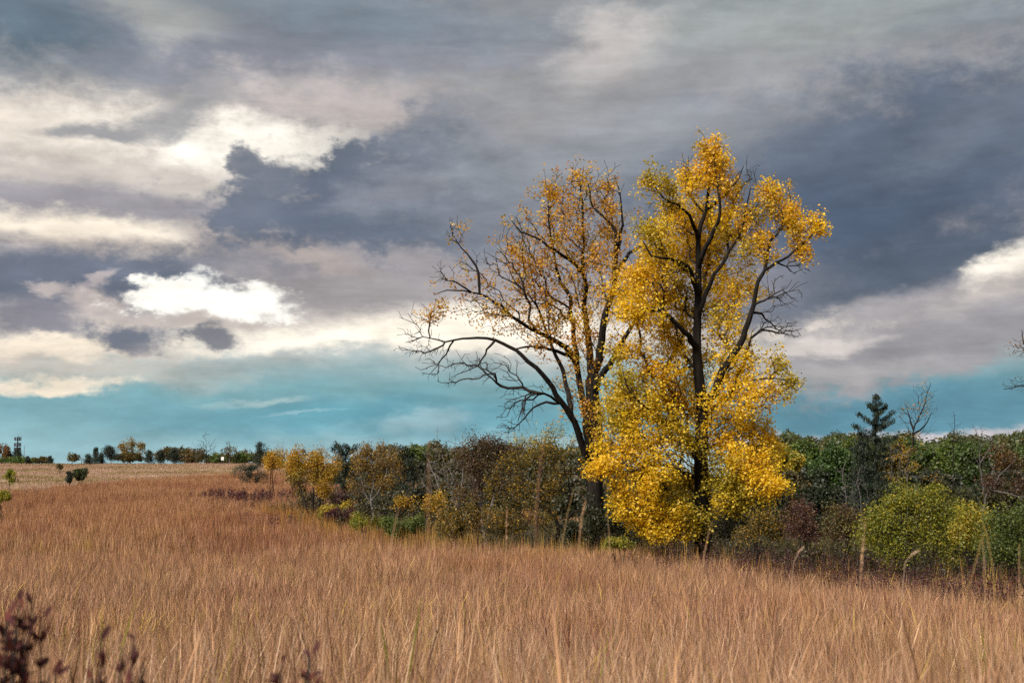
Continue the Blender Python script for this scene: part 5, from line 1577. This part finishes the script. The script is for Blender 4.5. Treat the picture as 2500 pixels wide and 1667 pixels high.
# ragged tall stems standing along the edge of the wood
edge_src = [clump('edge_tuft', 12, 0.3, 0.8, 1.5, 0.011, [((0.40, 0.27, 0.07), 3), ((0.45, 0.25, 0.10), 3), ((0.25, 0.2, 0.05), 2)], 480 + i, 3, 0.1, 0.1, 0.5) for i in range(4)]
ee = []
for (ax, ay), (bx, by) in zip(HEDGE[2:-2], HEDGE[3:-1]):
    L_ = math.hypot(bx - ax, by - ay)
    for _ in range(int(L_ * 9)):
        u = rg.random()
        ee.append((ax + (bx - ax) * u + rg.normal(0, .9), ay + (by - ay) * u + rg.normal(-0.8, .9)))
ee = np.array(ee)
lay('edge_grass', 'taller yellowish grass fringe along the foot of the shrubs', np.column_stack((ee, ground_z(ee[:, 0], ee[:, 1]))), edge_src, rg, tilt=.06)


# ------------------------------------------------------------------ single tall stalks in front
def stalk(label, pts, Y, w, col, head=None, name='grass_stalk'):
    """pts from tip down in px; the last point runs on to the ground"""
    P = [at(p[0], p[1], Y + (p[2] if len(p) > 2 else 0)) for p in pts]
    d = P[-1] - P[-2]
    d = d / np.linalg.norm(d)
    last = P[-1]
    b = last + d * 0.3
    b = np.array((b[0], b[1], gz(b[0], b[1]) - 0.02))
    P = [b] + P[::-1]
    sp = spline(P, 0.08)
    n = len(sp)
    root = empty(name, b, label, 'grass stalk', 'tall grass stalks in front of the field')
    u = np.linspace(0, 1, n)
    T = Tubes()
    T.add(sp - b, w * 0.24 * (1 - u) ** 0.45 + 0.0005, 5)
    m = T.mesh('stem', M_BLADE)
    a = m.color_attributes.new('Col', 'FLOAT_COLOR', 'POINT')
    c4 = np.ones((len(m.vertices), 4), np.float32)
    c4[:, :3] = col
    a.data.foreach_set('color', c4.ravel())
    obj('stem', m, root)
    r = np.random.default_rng(int(pts[0][0]))
    # a dry leaf blade hugging the stem
    k = n // 2
    q = sp[k] - b
    V, F = [], []
    s_ = 7
    for i in range(s_ + 1):
        t_ = i / s_
        p = q + np.array((0.10 * t_ * (1 if r.random() < 2 and int(pts[0][0]) % 2 else -1), 0.02, 0.26 * t_ - 0.12 * t_ * t_))
        ww = w * 0.6 * (1 - t_) ** .7
        V += [p - np.array((ww * .5, 0, 0)), p + np.array((ww * .5, 0.002, 0))]
    for i in range(s_):
        F.append((2 * i, 2 * i + 1, 2 * i + 3, 2 * i + 2))
    F = np.array(F)
    obj('leaf_blade', mesh_from('leaf_blade', np.array(V), F.ravel(), np.full(len(F), 4), M_BLADE, np.tile(np.array(col) * .9, (len(V), 1))), root)
    if head:
        hl, hw, nn = head
        tip = sp[-1] - b
        L_ = np.linalg.norm(np.diff(sp, axis=0), axis=1)
        cum = np.concatenate(([0], np.cumsum(L_[::-1])))
        C = []
        for _ in range(nn):
            s0 = r.random() * hl
            rv = sp[::-1]
            q3 = np.array([np.interp(s0, cum, rv[:, i_]) for i_ in range(3)])
            C.append(q3 - b + r.normal(0, hw * 0.38 * (0.3 + 0.7 * math.sin(math.pi * min(1, s0 / hl))), 3))
        C = np.array(C)
        ax = np.tile((sp[-1] - sp[-3]) / (np.linalg.norm(sp[-1] - sp[-3]) + 1e-6), (nn, 1))
        cl = np.array(col) * (1 + r.normal(0, .15, (nn, 1)))
        tag(obj('seed_head', leaf_mesh('seed_head', C, np.clip(cl, 0, .9), 0.011, M_BLADE, (0, 0, 0), 0, .3, .1, .3, r, axis=ax), root), kind='stuff')


TAN, PALE, RED, OCH = (0.52, 0.32, 0.17), (0.60, 0.43, 0.30), (0.42, 0.22, 0.13), (0.48, 0.30, 0.10)
stalk('thick pale stalk leaning right, left of the low bright green shrub', [(974, 1238), (958, 1310), (942, 1400), (930, 1520), (926, 1640)], 3.2, 0.012, TAN)
stalk('faint reddish upright stalk in front of the bare brush', [(1046, 1075), (1046, 1170), (1044, 1290), (1040, 1420), (1036, 1600)], 2.6, 0.003, RED)
stalk('short ochre stalk bent right below the small gold leaved shrub', [(1078, 1240), (1058, 1290), (1048, 1350), (1042, 1500)], 3.8, 0.006, OCH)
stalk('tallest reddish stalk, its tip reaching above the gold leaved shrub tree', [(1327, 1072), (1316, 1160), (1308, 1260), (1310, 1360), (1318, 1560)], 2.8, 0.0045, RED)
stalk('slanted ochre stalk just left of the left cottonwood foot', [(1400, 1195), (1385, 1255), (1372, 1330), (1362, 1480)], 4.4, 0.005, OCH)
stalk('feather tipped stalk in front of the left cottonwood foot', [(1430, 1222), (1420, 1265), (1412, 1340), (1408, 1500)], 4.2, 0.007, TAN, (0.12, 0.006, 60))
stalk('straight thin stalk below the two cottonwoods', [(1482, 1250), (1487, 1300), (1489, 1340), (1492, 1480)], 5.0, 0.006, TAN)
stalk('slim stalk in front of the brown thicket', [(1238, 1240), (1236, 1300), (1234, 1420), (1236, 1560)], 4.6, 0.007, TAN, (0.14, 0.004, 40))
stalk('slender stalk at the foot of the golden cottonwood trunk', [(1737, 1272), (1728, 1310), (1720, 1350), (1712, 1500)], 4.4, 0.008, TAN)
stalk('fuzzy pale stalk standing in front of the lime shrub left side', [(2112, 1278), (2106, 1340), (2100, 1430), (2098, 1580)], 3.6, 0.006, TAN, (0.20, 0.004, 50))
stalk('stalk with a white feathery head bent right over the sumac drift', [(2244, 1344), (2226, 1352), (2210, 1372), (2204, 1430), (2200, 1560)], 5.2, 0.003, PALE, (0.05, 0.006, 70))
stalk('stalk with a small pale feathery head below the maroon shrub', [(1962, 1334), (1950, 1348), (1938, 1372), (1932, 1440), (1930, 1560)], 5.6, 0.003, PALE, (0.04, 0.005, 40))
stalk('left leaning ochre stalk of the crossing pair at the amber shrub', [(2402, 1300), (2390, 1340), (2370, 1420), (2352, 1540)], 3.6, 0.004, OCH)
stalk('right leaning ochre stalk of the crossing pair at the amber shrub', [(2396, 1262), (2410, 1310), (2425, 1390), (2430, 1540)], 3.6, 0.004, OCH)
stalk('upright stalk between the crossing pair at the amber shrub', [(2398, 1310), (2403, 1370), (2405, 1440), (2408, 1560)], 3.7, 0.006, TAN)
stalk('thin stalk in front of the green shrub at the right border', [(2489, 1325), (2488, 1380), (2489, 1450), (2490, 1560)], 4.2, 0.006, TAN)
stalk('thin dark reddish stalk at the far left rising over the pale field edge', [(62, 1180), (65, 1240), (66, 1310), (64, 1450)], 3.0, 0.005, (0.22, 0.10, 0.06))
stalk('green based upright blade low in the left foreground', [(582, 1440), (576, 1500), (566, 1580), (556, 1660)], 2.7, 0.008, (0.30, 0.26, 0.05))


# ------------------------------------------------------------------ dark sumac plants in the foreground, leaf by leaf
def sumac_leaf():
    V, F = [], []
    n = 5
    for i in range(n + 1):
        u = i / n
        w = 0.19 * math.sin(math.pi * min(1, u * 0.94 + 0.03)) ** 0.8
        z = 0.10 * u - 0.16 * u * u
        V += [(-w, u, z + 0.05), (0, u, z), (w, u, z + 0.05)]
    for i in range(n):
        for j in (0, 1):
            k = 3 * i + j
            F.append((k, k + 1, k + 4, k + 3))
    F = np.array(F)
    return np.array(V), F


def foreground_sumac(label, px, Y, top, half, nleaf, nst, seed):
    r = np.random.default_rng(seed)
    b = at(px, 1500, Y)
    b[2] = gz(b[0], b[1])
    tz = at(px, top, Y)[2] - b[2]
    W = half * Y / F_PX
    root = empty('sumac_plant', b, label, 'plant', 'dark sumac plants in the foreground')
    V, F = sumac_leaf()
    meshes = []
    for i in range(4):
        base = np.array(((0.075, 0.019, 0.018), (0.045, 0.013, 0.013), (0.11, 0.03, 0.024), (0.06, 0.019, 0.02))[i])
        meshes.append(mesh_from('sumac_leaf', V, F.ravel(), np.full(len(F), 4), M_SUMAC, np.tile(base, (len(V), 1)) * (0.85 + 0.3 * r.random((len(V), 1)))))
    for s_ in range(nst):
        tp = np.array((r.uniform(-1, 1) * W, r.uniform(-1, 1) * W * .6, tz * r.uniform(0.90, 1.0)))
        if s_ == 0:
            tp = np.array((W * 0.4, 0, tz))
        st = np.array((tp[0] * .45, tp[1] * .45, 0))
        sp = spline([st, st + (tp - st) * .5 + r.normal(0, .015, 3), tp], .05)
        T = Tubes()
        T.add(sp, np.linspace(.005, .002, len(sp)), 5)
        obj('stem', T.mesh('stem', M_TWIG), root)
        m = nleaf // nst
        for i in range(m):
            u = 1 - 0.20 * (i / m)
            k = min(len(sp) - 1, int(u * (len(sp) - 1)))
            o = bpy.data.objects.new('leaf', meshes[r.integers(4)])
            o.location = tuple(sp[k] + r.normal(0, .004, 3))
            o.rotation_euler = (R(r.uniform(20, 85)), r.normal(0, .5), i * 2.4 + r.normal(0, .3))
            sc = r.uniform(.022, .040)
            o.scale = (sc, sc, sc)
            link(o, root)


foreground_sumac('large dark burgundy sumac plant in the bottom left corner', 12, 2.5, 1472, 85, 290, 11, 501)
foreground_sumac('dark burgundy sumac plant at the bottom, second from the left corner', 302, 2.5, 1558, 68, 190, 8, 502)
foreground_sumac('small dark burgundy sumac sprig at the bottom, right of the other two', 735, 2.5, 1598, 48, 100, 6, 503)
foreground_sumac('tiny dark sumac sprig between the corner plant and the second plant', 110, 2.5, 1650, 40, 40, 3, 504)
